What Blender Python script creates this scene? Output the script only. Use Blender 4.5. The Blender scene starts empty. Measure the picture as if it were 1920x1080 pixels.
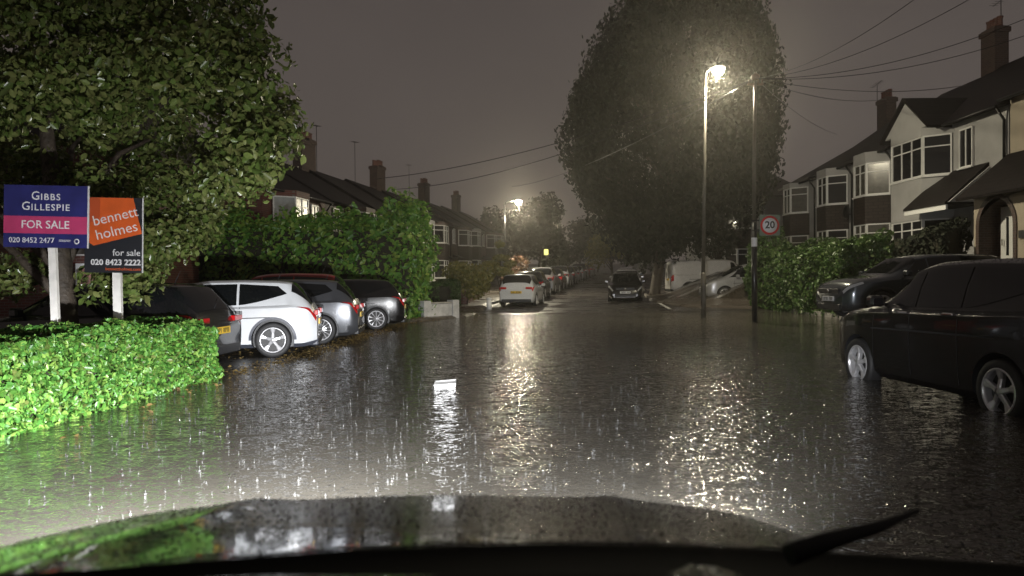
import bpy, bmesh, math, random
import numpy as np
from mathutils import Vector, Matrix
R = math.radians
random.seed(7)
NP = np.random.default_rng(7)
scene = bpy.context.scene
COL = scene.collection

# ------------------------------------------------------------------ camera
CAMZ = 1.35
FPX = 1400.0
cd = bpy.data.cameras.new('camera')
cd.sensor_width = 36.0
cd.lens = 36.0 * FPX / 1920.0
cd.clip_start = 0.05
cd.clip_end = 800
cd.dof.use_dof = True
cd.dof.focus_distance = 15.0
cd.dof.aperture_fstop = 3.2
cam = bpy.data.objects.new('camera', cd)
COL.objects.link(cam)
cam.matrix_world = Matrix.Translation((0, 0, CAMZ)) @ Matrix.Rotation(R(90 - 0.65), 4, 'X') @ Matrix.Rotation(R(-0.5), 4, 'Z')
scene.camera = cam
CM = cam.matrix_world.to_3x3()

# ------------------------------------------------------------------ night sky, exposure
scene.render.engine = 'CYCLES'
scene.view_settings.view_transform = 'Standard'
scene.view_settings.look = 'None'
scene.view_settings.exposure = 0
scene.view_settings.gamma = 1
scene.cycles.use_denoising = True
try:
    scene.cycles.denoiser = 'OPENIMAGEDENOISE'
    scene.cycles.denoising_input_passes = 'RGB_ALBEDO_NORMAL'
except Exception:
    pass
scene.cycles.max_bounces = 7
scene.cycles.diffuse_bounces = 2
scene.cycles.glossy_bounces = 4
scene.cycles.transmission_bounces = 3
scene.cycles.volume_bounces = 0
scene.cycles.transparent_max_bounces = 6
scene.cycles.sample_clamp_indirect = 4.0
scene.cycles.sample_clamp_direct = 0.0
scene.cycles.caustics_reflective = False
scene.cycles.caustics_refractive = False

world = bpy.data.worlds.new('World')
scene.world = world
world.use_nodes = True
wt = world.node_tree
wt.nodes.clear()
wo = wt.nodes.new('ShaderNodeOutputWorld')
bg = wt.nodes.new('ShaderNodeBackground')
tc = wt.nodes.new('ShaderNodeTexCoord')
sep = wt.nodes.new('ShaderNodeSeparateXYZ')
rampz = wt.nodes.new('ShaderNodeValToRGB')
noi = wt.nodes.new('ShaderNodeTexNoise')
noi.inputs['Scale'].default_value = 2.2
noi.inputs['Detail'].default_value = 4
mixn = wt.nodes.new('ShaderNodeMixRGB')
mixn.blend_type = 'MULTIPLY'
mixn.inputs[0].default_value = 0.35
wt.links.new(tc.outputs['Generated'], sep.inputs[0])
wt.links.new(sep.outputs['Z'], rampz.inputs[0])
wt.links.new(tc.outputs['Generated'], noi.inputs['Vector'])
wt.links.new(rampz.outputs[0], mixn.inputs[1])
wt.links.new(noi.outputs['Fac'], mixn.inputs[2])
wt.links.new(mixn.outputs[0], bg.inputs[0])
wt.links.new(bg.outputs[0], wo.inputs[0])
e = rampz.color_ramp.elements      # low cloud lit brown by the town
e[0].position = 0.0; e[0].color = (0.165, 0.140, 0.128, 1)
e[1].position = 0.45; e[1].color = (0.080, 0.067, 0.063, 1)
bg.inputs[1].default_value = 1.0

# ------------------------------------------------------------------ helpers
def ray(px, py):
    return (CM @ Vector(((px - 960) / FPX, -(py - 540) / FPX, -1))).normalized()
def at(px, py, d):
    r = ray(px, py); return Vector((0, 0, CAMZ)) + r * (d / r.y)
def gnd(px, py, z=0.0):
    r = ray(px, py); return Vector((0, 0, CAMZ)) + r * ((z - CAMZ) / r.z)

def tag(o, label=None, cat=None, group=None, kind=None):
    if label: o['label'] = label
    if cat: o['category'] = cat
    if group: o['group'] = group
    if kind: o['kind'] = kind
    return o
def empty(name, loc=(0, 0, 0), rz=0.0, label=None, cat=None, group=None):
    o = bpy.data.objects.new(name, None)
    o.empty_display_size = 0.2
    COL.objects.link(o); o.location = loc; o.rotation_euler = (0, 0, rz)
    return tag(o, label, cat, group)
def link(name, me, parent=None):
    o = bpy.data.objects.new(name, me); COL.objects.link(o)
    if parent: o.parent = parent
    return o
def copy_tree(o, parent=None):
    c = o.copy(); COL.objects.link(c)
    if parent: c.parent = parent
    for ch in [x for x in o.children]:
        copy_tree(ch, c)
    return c

class MB:
    def __init__(s): s.v = []; s.f = []; s.m = []; s.smooth = []
    def add(s, vs, fs, mi=0, smooth=False):
        b = len(s.v); s.v += [tuple(v) for v in vs]
        for f in fs: s.f.append(tuple(b + i for i in f)); s.m.append(mi); s.smooth.append(smooth)
        return s
    def box(s, x0, x1, y0, y1, z0, z1, mi=0, bev=0.0):
        if bev <= 0:
            v = [(x0,y0,z0),(x1,y0,z0),(x1,y1,z0),(x0,y1,z0),(x0,y0,z1),(x1,y0,z1),(x1,y1,z1),(x0,y1,z1)]
            return s.add(v, [(0,3,2,1),(4,5,6,7),(0,1,5,4),(1,2,6,5),(2,3,7,6),(3,0,4,7)], mi)
        b = bev; cx = [(x0+b,y0),(x1-b,y0),(x1,y0+b),(x1,y1-b),(x1-b,y1),(x0+b,y1),(x0,y1-b),(x0,y0+b)]
        ci = [(x0+b,y0+b),(x1-b,y0+b),(x1-b,y0+b),(x1-b,y1-b),(x1-b,y1-b),(x0+b,y1-b),(x0+b,y1-b),(x0+b,y0+b)]
        v = [(x,y,z0) for x,y in ci]+[(x,y,z0+b) for x,y in cx]+[(x,y,z1-b) for x,y in cx]+[(x,y,z1) for x,y in ci]
        fs = []
        for k in range(3):
            for i in range(8): fs.append((k*8+i, k*8+(i+1)%8, (k+1)*8+(i+1)%8, (k+1)*8+i))
        fs.append(tuple(range(7,-1,-1))); fs.append(tuple(range(24,32)))
        return s.add(v, fs, mi)
    def tube(s, pts, rad, n=8, mi=0, cap=True, smooth=True):
        pts = [Vector(p) for p in pts]
        rads = rad if isinstance(rad, (list, tuple)) else [rad]*len(pts)
        vs = []; fs = []
        ref = Vector((0,0,1)) if abs((pts[-1]-pts[0]).normalized().z) < 0.9 else Vector((1,0,0))
        for i, p in enumerate(pts):
            t = (pts[min(i+1,len(pts)-1)] - pts[max(i-1,0)])
            t = t.normalized() if t.length > 1e-9 else Vector((0,0,1))
            a = t.cross(ref).normalized(); b = t.cross(a).normalized()
            for k in range(n):
                an = 2*math.pi*k/n
                vs.append(p + (a*math.cos(an)+b*math.sin(an))*rads[i])
        for i in range(len(pts)-1):
            for k in range(n):
                fs.append((i*n+k, i*n+(k+1)%n, (i+1)*n+(k+1)%n, (i+1)*n+k))
        s.add(vs, fs, mi, smooth)
        if cap:
            b = len(s.v)-len(vs)
            s.f.append(tuple(b+k for k in range(n))); s.m.append(mi); s.smooth.append(False)
            s.f.append(tuple(b+(len(pts)-1)*n+k for k in range(n-1,-1,-1))); s.m.append(mi); s.smooth.append(False)
        return s
    def lathe(s, prof, n=24, axis='z', c=(0,0,0), mi=0, smooth=True):
        vs = []; fs = []
        for r, h in prof:
            for k in range(n):
                a = 2*math.pi*k/n
                p = {'z': (r*math.cos(a), r*math.sin(a), h), 'y': (r*math.cos(a), h, r*math.sin(a)), 'x': (h, r*math.cos(a), r*math.sin(a))}[axis]
                vs.append((p[0]+c[0], p[1]+c[1], p[2]+c[2]))
        for i in range(len(prof)-1):
            for k in range(n): fs.append((i*n+k, i*n+(k+1)%n, (i+1)*n+(k+1)%n, (i+1)*n+k))
        return s.add(vs, fs, mi, smooth)
    def prism(s, poly, y0, y1, mi=0, axis='y'):
        n = len(poly)
        f = {'y': lambda p, h: (p[0], h, p[1]), 'x': lambda p, h: (h, p[0], p[1]), 'z': lambda p, h: (p[0], p[1], h)}[axis]
        v = [f(p, y0) for p in poly] + [f(p, y1) for p in poly]
        fs = [(i, (i+1)%n, n+(i+1)%n, n+i) for i in range(n)] + [tuple(range(n-1,-1,-1)), tuple(range(n, 2*n))]
        return s.add(v, fs, mi)
    def build(s, name, mats, parent=None, fix=True):
        me = bpy.data.meshes.new(name)
        me.from_pydata(s.v, [], s.f)
        if not isinstance(mats, (list, tuple)): mats = [mats]
        for m in mats: me.materials.append(m)
        me.polygons.foreach_set('material_index', s.m)
        me.polygons.foreach_set('use_smooth', s.smooth)
        me.update()
        if fix:
            bm = bmesh.new(); bm.from_mesh(me)
            bmesh.ops.recalc_face_normals(bm, faces=bm.faces); bm.to_mesh(me); bm.free()
        return link(name, me, parent)

# ------------------------------------------------------------------ materials
def newmat(name):
    m = bpy.data.materials.new(name); m.use_nodes = True
    nt = m.node_tree; b = nt.nodes['Principled BSDF']
    return m, nt, b
def mat(name, col, rough=0.5, metal=0.0, var=0.0, vscale=6.0, bump=0.0, bscale=30.0, coat=0.0, emit=None, estr=0.0, spec=0.5, drops=0.0, dstr=0.9):
    m, nt, b = newmat(name)
    b.inputs['Base Color'].default_value = (*col, 1)
    b.inputs['Roughness'].default_value = rough
    b.inputs['Metallic'].default_value = metal
    b.inputs['Specular IOR Level'].default_value = spec
    if coat: b.inputs['Coat Weight'].default_value = coat; b.inputs['Coat Roughness'].default_value = 0.04
    if emit: b.inputs['Emission Color'].default_value = (*emit, 1); b.inputs['Emission Strength'].default_value = estr
    tcn = nt.nodes.new('ShaderNodeTexCoord')
    if var:
        n = nt.nodes.new('ShaderNodeTexNoise'); n.inputs['Scale'].default_value = vscale; n.inputs['Detail'].default_value = 5
        nt.links.new(tcn.outputs['Object'], n.inputs['Vector'])
        r = nt.nodes.new('ShaderNodeValToRGB')
        r.color_ramp.elements[0].position = 0.3; r.color_ramp.elements[1].position = 0.7
        r.color_ramp.elements[0].color = (*[c*(1-var) for c in col], 1)
        r.color_ramp.elements[1].color = (*[min(1, c*(1+var*0.7)) for c in col], 1)
        nt.links.new(n.outputs['Fac'], r.inputs[0]); nt.links.new(r.outputs[0], b.inputs['Base Color'])
    if bump or drops:
        bn = nt.nodes.new('ShaderNodeBump')
        if drops:
            v = nt.nodes.new('ShaderNodeTexVoronoi'); v.inputs['Scale'].default_value = drops
            nt.links.new(tcn.outputs['Object'], v.inputs['Vector'])
            mr = nt.nodes.new('ShaderNodeMapRange'); mr.inputs[1].default_value = 0.0; mr.inputs[2].default_value = 0.35
            mr.inputs[3].default_value = 1.0; mr.inputs[4].default_value = 0.0
            nt.links.new(v.outputs['Distance'], mr.inputs[0]); nt.links.new(mr.outputs[0], bn.inputs['Height'])
            bn.inputs['Strength'].default_value = dstr; bn.inputs['Distance'].default_value = 0.25/drops
        else:
            n2 = nt.nodes.new('ShaderNodeTexNoise'); n2.inputs['Scale'].default_value = bscale; n2.inputs['Detail'].default_value = 3
            nt.links.new(tcn.outputs['Object'], n2.inputs['Vector']); nt.links.new(n2.outputs['Fac'], bn.inputs['Height'])
            bn.inputs['Strength'].default_value = bump; bn.inputs['Distance'].default_value = 0.5/bscale
        nt.links.new(bn.outputs[0], b.inputs['Normal'])
    return m
def leafmat(name, cols, rough=0.38, transl=0.22):
    m, nt, b = newmat(name)
    g = nt.nodes.new('ShaderNodeNewGeometry'); r = nt.nodes.new('ShaderNodeValToRGB')
    els = r.color_ramp.elements
    while len(els) < len(cols): els.new(0.5)
    for i, c in enumerate(cols): els[i].position = i/(len(cols)-1); els[i].color = (*c, 1)
    nt.links.new(g.outputs['Random Per Island'], r.inputs[0])
    nt.links.new(r.outputs[0], b.inputs['Base Color'])
    b.inputs['Roughness'].default_value = rough
    t = nt.nodes.new('ShaderNodeBsdfTranslucent'); mx = nt.nodes.new('ShaderNodeMixShader'); mx.inputs[0].default_value = transl
    nt.links.new(r.outputs[0], t.inputs[0]); nt.links.new(b.outputs[0], mx.inputs[1]); nt.links.new(t.outputs[0], mx.inputs[2])
    nt.links.new(mx.outputs[0], nt.nodes['Material Output'].inputs[0])
    return m
def brickmat(name, c1, c2, mortar, scale=1.0, rough=0.6):
    m, nt, b = newmat(name)
    tcn = nt.nodes.new('ShaderNodeTexCoord'); sp = nt.nodes.new('ShaderNodeSeparateXYZ'); cb = nt.nodes.new('ShaderNodeCombineXYZ')
    ad = nt.nodes.new('ShaderNodeMath'); ad.operation = 'ADD'
    nt.links.new(tcn.outputs['Object'], sp.inputs[0]); nt.links.new(sp.outputs['X'], ad.inputs[0]); nt.links.new(sp.outputs['Y'], ad.inputs[1])
    nt.links.new(ad.outputs[0], cb.inputs[0]); nt.links.new(sp.outputs['Z'], cb.inputs[1])
    bt = nt.nodes.new('ShaderNodeTexBrick')
    bt.inputs['Color1'].default_value = (*c1, 1); bt.inputs['Color2'].default_value = (*c2, 1); bt.inputs['Mortar'].default_value = (*mortar, 1)
    bt.inputs['Scale'].default_value = scale
    bt.inputs['Brick Width'].default_value = 0.225; bt.inputs['Row Height'].default_value = 0.075; bt.inputs['Mortar Size'].default_value = 0.008
    nt.links.new(cb.outputs[0], bt.inputs['Vector']); nt.links.new(bt.outputs['Color'], b.inputs['Base Color'])
    b.inputs['Roughness'].default_value = rough
    bn = nt.nodes.new('ShaderNodeBump'); bn.inputs['Distance'].default_value = 0.006; bn.inputs['Strength'].default_value = 0.6; bn.invert = True
    nt.links.new(bt.outputs['Fac'], bn.inputs['Height']); nt.links.new(bn.outputs[0], b.inputs['Normal'])
    return m
def tilemat(name, col, row=0.22, colw=0.25):
    m, nt, b = newmat(name)
    tcn = nt.nodes.new('ShaderNodeTexCoord')
    mp = nt.nodes.new('ShaderNodeSeparateXYZ'); nt.links.new(tcn.outputs['Object'], mp.inputs[0])
    cb = nt.nodes.new('ShaderNodeCombineXYZ'); nt.links.new(mp.outputs['X'], cb.inputs[0]); nt.links.new(mp.outputs['Z'], cb.inputs[1])
    bt = nt.nodes.new('ShaderNodeTexBrick'); bt.inputs['Scale'].default_value = 1
    bt.inputs['Color1'].default_value = (*col, 1); bt.inputs['Color2'].default_value = (*[c*0.6 for c in col], 1); bt.inputs['Mortar'].default_value = (*[c*0.25 for c in col], 1)
    bt.inputs['Brick Width'].default_value = colw; bt.inputs['Row Height'].default_value = row*0.6; bt.inputs['Mortar Size'].default_value = 0.012
    nt.links.new(cb.outputs[0], bt.inputs['Vector']); nt.links.new(bt.outputs['Color'], b.inputs['Base Color'])
    b.inputs['Roughness'].default_value = 0.6
    b.inputs['Specular IOR Level'].default_value = 0.25
    return m

M = {}
M['white_paint'] = mat('white_car_paint', (0.72,0.74,0.76), 0.25, coat=1.0, var=0.05, vscale=3)
M['black_paint'] = mat('black_car_paint', (0.008,0.008,0.009), 0.22, coat=1.0)
M['black_wet'] = mat('wet_black_car_paint', (0.005,0.005,0.006), 0.24, coat=0.7, drops=75, dstr=0.22)
M['grey_paint'] = mat('dark_grey_car_paint', (0.10,0.105,0.115), 0.28, metal=0.5, coat=1.0)
M['slate_paint'] = mat('slate_car_paint', (0.05,0.06,0.07), 0.25, metal=0.4, coat=1.0)
M['silver_paint'] = mat('silver_car_paint', (0.42,0.42,0.43), 0.3, metal=0.5, coat=1.0)
M['red_paint'] = mat('red_car_paint', (0.35,0.02,0.015), 0.25, coat=1.0)
M['blue_paint'] = mat('dark_blue_car_paint', (0.02,0.035,0.08), 0.25, coat=1.0)
M['van_white'] = mat('white_van_paint', (0.7,0.68,0.66), 0.35, coat=0.6, var=0.06)
M['trim'] = mat('black_plastic_trim', (0.02,0.021,0.024), 0.45, bump=0.1)
M['trimgrey'] = mat('grey_plastic_trim', (0.06,0.065,0.085), 0.45)
M['glass'] = mat('car_window_glass', (0.006,0.007,0.008), 0.05, spec=0.7)
M['glasswet'] = mat('wet_car_window_glass', (0.006,0.007,0.008), 0.05, spec=0.8, drops=60, dstr=0.2)
M['tyre'] = mat('tyre_rubber', (0.018,0.018,0.019), 0.6, bump=0.3, bscale=60)
M['rim'] = mat('alloy_rim', (0.72,0.72,0.74), 0.3, metal=0.55)
M['rimdark'] = mat('brake_disc', (0.03,0.03,0.03), 0.5, metal=0.3)
M['redlens'] = mat('red_lamp_lens', (0.55,0.01,0.012), 0.15, coat=1.0)
M['clearlens'] = mat('clear_lamp_lens', (0.6,0.62,0.63), 0.12, coat=1.0, metal=0.4)
M['chrome'] = mat('chrome', (0.8,0.8,0.8), 0.12, metal=1.0)
M['plate_y'] = mat('yellow_plate', (0.80,0.52,0.03), 0.4)
M['plate_w'] = mat('white_plate', (0.85,0.85,0.85), 0.4)
M['ink'] = mat('black_ink', (0.01,0.01,0.01), 0.5)
M['render'] = mat('white_wall_render', (0.44,0.435,0.43), 0.8, var=0.12, vscale=1.5, bump=0.3, bscale=40)
M['cream'] = mat('cream_wall_render', (0.46,0.40,0.31), 0.8, var=0.10, vscale=1.5)
M['frame'] = mat('white_window_frame', (0.8,0.8,0.78), 0.35)
M['pane'] = mat('house_window_pane', (0.02,0.02,0.022), 0.07, spec=0.6)
M['curtaindim'] = mat('dim_curtain_behind_glass', (0.10,0.095,0.085), 0.2, var=0.35, vscale=5, coat=0.8)
M['curtain'] = mat('net_curtain_behind_glass', (0.42,0.44,0.44), 0.25, var=0.15, vscale=4, coat=0.6)
M['brick'] = brickmat('red_brick', (0.17,0.045,0.03), (0.10,0.03,0.022), (0.16,0.14,0.12))
M['brickdark'] = brickmat('brown_brick', (0.09,0.05,0.04), (0.05,0.03,0.025), (0.10,0.09,0.08))
M['tile'] = tilemat('roof_tiles', (0.022,0.017,0.016))
M['hungtile'] = tilemat('hung_tiles', (0.05,0.035,0.03))
M['darkpipe'] = mat('black_pipe', (0.01,0.01,0.01), 0.4)
M['concrete'] = mat('pale_concrete', (0.34,0.32,0.29), 0.6, var=0.2, vscale=4, bump=0.2)
M['whitewall'] = mat('painted_garden_wall', (0.55,0.54,0.52), 0.7, var=0.25, vscale=5)
M['post'] = mat('white_wood_post', (0.70,0.68,0.64), 0.55, var=0.12, vscale=12)
M['polemetal'] = mat('galvanised_column', (0.13,0.12,0.10), 0.4, metal=0.4, var=0.15)
M['poleblack'] = mat('black_painted_post', (0.012,0.012,0.013), 0.3, coat=0.5)
M['wood'] = mat('dark_wood', (0.09,0.06,0.04), 0.7, var=0.3, bump=0.4)
M['bark'] = mat('wet_bark', (0.075,0.058,0.042), 0.6, var=0.4, vscale=9, bump=1.0, bscale=22)
M['inner'] = mat('twig_tangle', (0.030,0.028,0.016), 0.9, var=0.4, vscale=20)
M['soil'] = mat('wet_soil', (0.04,0.032,0.024), 0.55, var=0.3, bump=0.4, bscale=10)

# wet road, pavement
def wetmat(name, col, rlo=0.08, rhi=0.4, pscale=0.5, bscale=60, bstr=0.35, var=0.3):
    m, nt, b = newmat(name)
    tcn = nt.nodes.new('ShaderNodeTexCoord')
    n = nt.nodes.new('ShaderNodeTexNoise'); n.inputs['Scale'].default_value = pscale; n.inputs['Detail'].default_value = 6
    nt.links.new(tcn.outputs['Object'], n.inputs['Vector'])
    mr = nt.nodes.new('ShaderNodeMapRange'); mr.inputs[1].default_value = 0.42; mr.inputs[2].default_value = 0.6
    mr.inputs[3].default_value = rlo; mr.inputs[4].default_value = rhi
    nt.links.new(n.outputs['Fac'], mr.inputs[0]); nt.links.new(mr.outputs[0], b.inputs['Roughness'])
    n2 = nt.nodes.new('ShaderNodeTexNoise'); n2.inputs['Scale'].default_value = bscale; n2.inputs['Detail'].default_value = 4
    nt.links.new(tcn.outputs['Object'], n2.inputs['Vector'])
    r = nt.nodes.new('ShaderNodeValToRGB')
    r.color_ramp.elements[0].color = (*[c*(1-var) for c in col], 1); r.color_ramp.elements[1].color = (*[c*(1+var) for c in col], 1)
    r.color_ramp.elements[0].position = 0.35; r.color_ramp.elements[1].position = 0.65
    nt.links.new(n2.outputs['Fac'], r.inputs[0]); nt.links.new(r.outputs[0], b.inputs['Base Color'])
    bn = nt.nodes.new('ShaderNodeBump'); bn.inputs['Distance'].default_value = 0.006; bn.inputs['Strength'].default_value = bstr
    nt.links.new(n2.outputs['Fac'], bn.inputs['Height']); nt.links.new(bn.outputs[0], b.inputs['Normal'])
    return m
M['asphalt'] = wetmat('wet_asphalt', (0.05,0.045,0.04), 0.2, 0.44, 0.6, 50, 0.8)
M['paving'] = wetmat('wet_paving', (0.10,0.085,0.07), 0.2, 0.5, 0.8, 30, 0.4)
M['earth'] = wetmat('wet_ground', (0.05,0.042,0.032), 0.25, 0.6, 0.7, 14, 0.8)
M['forecourt'] = wetmat('wet_forecourt_concrete', (0.07,0.065,0.055), 0.14, 0.42, 1.2, 24, 0.6)

def watermat():
    m, nt, b = newmat('flood_water')
    N = nt.nodes; L = nt.links
    tcn = N.new('ShaderNodeTexCoord')
    def noise(scale, detail, sx=1, sy=1, rot=0):
        mp = N.new('ShaderNodeMapping'); mp.inputs['Scale'].default_value = (sx, sy, 1); mp.inputs['Rotation'].default_value = (0,0,rot)
        L.new(tcn.outputs['Object'], mp.inputs[0])
        n = N.new('ShaderNodeTexNoise'); n.inputs['Scale'].default_value = scale; n.inputs['Detail'].default_value = detail
        L.new(mp.outputs[0], n.inputs['Vector']); return n.outputs['Fac']
    def mul(a, k):
        x = N.new('ShaderNodeMath'); x.operation = 'MULTIPLY'; L.new(a, x.inputs[0])
        if isinstance(k, (int, float)): x.inputs[1].default_value = k
        else: L.new(k, x.inputs[1])
        return x.outputs[0]
    def add(a, c):
        x = N.new('ShaderNodeMath'); x.operation = 'ADD'; L.new(a, x.inputs[0]); L.new(c, x.inputs[1]); return x.outputs[0]
    def rings(scale, freq, amp, seedoff):
        mp = N.new('ShaderNodeMapping'); mp.inputs['Location'].default_value = (seedoff, seedoff*0.7, 0); L.new(tcn.outputs['Object'], mp.inputs[0])
        v = N.new('ShaderNodeTexVoronoi'); v.voronoi_dimensions = '2D'; v.inputs['Scale'].default_value = scale; L.new(mp.outputs[0], v.inputs['Vector'])
        ph = N.new('ShaderNodeSeparateColor'); L.new(v.outputs['Color'], ph.inputs[0])
        # each cell holds one ring: its radius is random, a short wave packet
        rr = N.new('ShaderNodeMath'); rr.operation = 'MULTIPLY'; L.new(ph.outputs[0], rr.inputs[0]); rr.inputs[1].default_value = 0.42
        d = N.new('ShaderNodeMath'); d.operation = 'SUBTRACT'; L.new(v.outputs['Distance'], d.inputs[0]); L.new(rr.outputs[0], d.inputs[1])
        d2 = N.new('ShaderNodeMath'); d2.operation = 'MULTIPLY'; L.new(d.outputs[0], d2.inputs[0]); L.new(d.outputs[0], d2.inputs[1])
        ex = N.new('ShaderNodeMath'); ex.operation = 'MULTIPLY'; L.new(d2.outputs[0], ex.inputs[0]); ex.inputs[1].default_value = -160.0
        ep = N.new('ShaderNodeMath'); ep.operation = 'EXPONENT'; L.new(ex.outputs[0], ep.inputs[0])
        fr = N.new('ShaderNodeMath'); fr.operation = 'MULTIPLY'; L.new(d.outputs[0], fr.inputs[0]); fr.inputs[1].default_value = freq
        cs = N.new('ShaderNodeMath'); cs.operation = 'COSINE'; L.new(fr.outputs[0], cs.inputs[0])
        return mul(mul(ep.outputs[0], cs.outputs[0]), amp)
    h = mul(noise(0.9, 3, 1, 1.2), 0.012)
    h = add(h, mul(noise(7.0, 3, 1, 1.5, 0.25), 0.006))
    h = add(h, rings(4.0, 34.0, 0.0030, 0.0))
    h = add(h, rings(7.0, 34.0, 0.0018, 3.3))
    bn = N.new('ShaderNodeBump'); bn.inputs['Strength'].default_value = 1.0; bn.inputs['Distance'].default_value = 1.0
    L.new(h, bn.inputs['Height'])
    # ripple slopes taken straight from a vector noise, so that they keep their steepness far away too
    def slope(scale, k, sy, rot):
        mp = N.new('ShaderNodeMapping'); mp.inputs['Scale'].default_value = (1, sy, 1); mp.inputs['Rotation'].default_value = (0, 0, rot)
        L.new(tcn.outputs['Object'], mp.inputs[0])
        n = N.new('ShaderNodeTexNoise'); n.inputs['Scale'].default_value = scale; n.inputs['Detail'].default_value = 2
        L.new(mp.outputs[0], n.inputs['Vector'])
        a = N.new('ShaderNodeVectorMath'); a.operation = 'SUBTRACT'; L.new(n.outputs['Color'], a.inputs[0]); a.inputs[1].default_value = (.5, .5, .5)
        m_ = N.new('ShaderNodeVectorMath'); m_.operation = 'MULTIPLY'; L.new(a.outputs[0], m_.inputs[0]); m_.inputs[1].default_value = (k*.8, k, 0)
        return m_.outputs[0]
    pn = noise(0.22, 3, 1, 1.6, 0.3)       # calmer and rougher patches
    pm = N.new('ShaderNodeMapRange'); pm.inputs[1].default_value = .35; pm.inputs[2].default_value = .65; pm.inputs[3].default_value = .8; pm.inputs[4].default_value = 1.3
    L.new(pn, pm.inputs[0])
    v = bn.outputs[0]
    for sc_, k_, sy_, ro in ((2.2, .22, 1.8, .1), (9.0, .62, 2.0, -.12), (30.0, .72, 1.5, .2)):
        ad = N.new('ShaderNodeVectorMath'); ad.operation = 'ADD'; L.new(v, ad.inputs[0]); sv = N.new('ShaderNodeVectorMath'); sv.operation = 'SCALE'; L.new(slope(sc_, k_, sy_, ro), sv.inputs[0]); L.new(pm.outputs[0], sv.inputs['Scale']); L.new(sv.outputs[0], ad.inputs[1]); v = ad.outputs[0]
    nm = N.new('ShaderNodeVectorMath'); nm.operation = 'NORMALIZE'; L.new(v, nm.inputs[0])
    # murky body of the water (smooth) under a rippled mirror surface
    N.remove(b)
    df = N.new('ShaderNodeBsdfDiffuse'); df.inputs[0].default_value = (0.074, 0.068, 0.057, 1)
    gl = N.new('ShaderNodeBsdfGlossy'); gl.inputs['Roughness'].default_value = 0.05; gl.inputs[0].default_value = (1, 1, 1, 1)
    L.new(nm.outputs[0], gl.inputs['Normal'])
    fr = N.new('ShaderNodeFresnel'); fr.inputs['IOR'].default_value = 1.5; L.new(nm.outputs[0], fr.inputs['Normal'])
    mx = N.new('ShaderNodeMixShader'); L.new(fr.outputs[0], mx.inputs[0]); L.new(df.outputs[0], mx.inputs[1]); L.new(gl.outputs[0], mx.inputs[2])
    L.new(mx.outputs[0], N['Material Output'].inputs['Surface'])
    return m
M['water'] = watermat()

# ------------------------------------------------------------------ terrain
SD = Vector((0.158, 0.9874))       # direction of the street beyond the flood
def sstep(a, b, x):
    t = max(0.0, min(1.0, (x-a)/(b-a))); return t*t*(3-2*t)
def zroad(y):
    return -0.22 + 0.22*sstep(20, 31, y) + (0.026*(y-31) if y > 31 else 0) + 0.03*sstep(26, 33, y)
def street(x, y):                   # lateral offset from the left kerb, distance along the street
    p = Vector((x, y)) - Vector((-1.1, 35.0)); return p.x*SD.y - p.y*SD.x, p.dot(SD)
def xleft(y):
    if y < 24: return -4.30 + 0.0 if y < 10.8 else -3.95 + 0.055*(y-10.8)
    if y < 35: return float(np.interp(y, [24, 27, 30, 35], [-3.1, -1.7, -1.25, -1.1]))
    return -1.1 + 0.16*(y-35)
def xright(y):
    if y < 31: return float(np.interp(y, [0, 12, 16, 20, 24, 31], [7.2, 7.2, 7.6, 9.0, 10.6, 11.0]))
    if y < 40: return float(np.interp(y, [31, 33, 36, 40], [11.0, 7.6, 6.9, 7.2]))
    return 7.2 + 0.16*(y-40)
def zground(x, y):
    xl, xr = xleft(y), xright(y)
    if x < xl:
        d = xl-x
        k = 0.10 + 0.015*min(d, 8)
        z0 = zroad(y) if y > 27 else 0
        if y < 10.6: return -0.09 + 0.04*min(d, 4)
        if y < 24: return -0.02 + 0.03*min(d,1) + 0.018*min(d, 8) - (0.1 if y < 10.6 and d < .1 else 0)
        return max(z0, -0.02) + k*sstep(0, 0.15, d)
    if x > xr:
        d = x-xr
        z0 = max(zroad(y), 0)
        rise = 1.35 if y < 46 else 1.0
        return z0 + 0.10*sstep(0, 0.15, d) + rise*sstep(0.3, 4.6, d)
    return zroad(y)
def sheet(name, f, xs, ys, mats, matfn=None, kind='structure', off=0.0):
    vs = []; fs = []; mi = []
    nx, ny = len(xs), len(ys)
    for y in ys:
        for x in xs: 
            X, Y = (x(y) if callable(x) else x), y
            vs.append((X, Y, f(X, Y)+off))
    for j in range(ny-1):
        for i in range(nx-1):
            a = j*nx+i; fs.append((a, a+1, a+nx+1, a+nx))
            mi.append(matfn((vs[a][0]+vs[a+1][0])/2, (vs[a][1]+vs[a+nx][1])/2) if matfn else 0)
    me = bpy.data.meshes.new(name); me.from_pydata(vs, [], fs)
    for m in (mats if isinstance(mats, list) else [mats]): me.materials.append(m)
    me.polygons.foreach_set('material_index', mi); me.polygons.foreach_set('use_smooth', [True]*len(fs)); me.update()
    o = link(name, me); o['kind'] = kind; return o

ys = list(np.arange(-6, 60, 0.5)) + list(np.arange(60, 160, 2.0)) + [170, 200, 260, 340]
offl = [-90, -50, -30, -20, -14, -9, -6, -4, -2.5, -1.5, -0.8, -0.3, -0.16, -0.08]
xs = [(lambda y, o=o: xleft(y)+o) for o in offl] + [(lambda y: xleft(y)+0.001)]
for k in range(1, 16): xs.append(lambda y, k=k: xleft(y) + (xright(y)-xleft(y))*k/16)
xs += [(lambda y: xright(y)-0.001)] + [(lambda y, o=-o: xright(y)+o) for o in reversed(offl)]
def gm(x, y):
    xl, xr = xleft(y), xright(y)
    if xl < x < xr: return 0
    if x <= xl:
        if y < 24: return 3 if x > -14 else 2
        return 1 if x > xl-2.2 else 2
    return 1 if x < xr+2.0 else 2
sheet('ground', zground, xs, ys, [M['asphalt'], M['paving'], M['earth'], M['forecourt']], gm)

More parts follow.
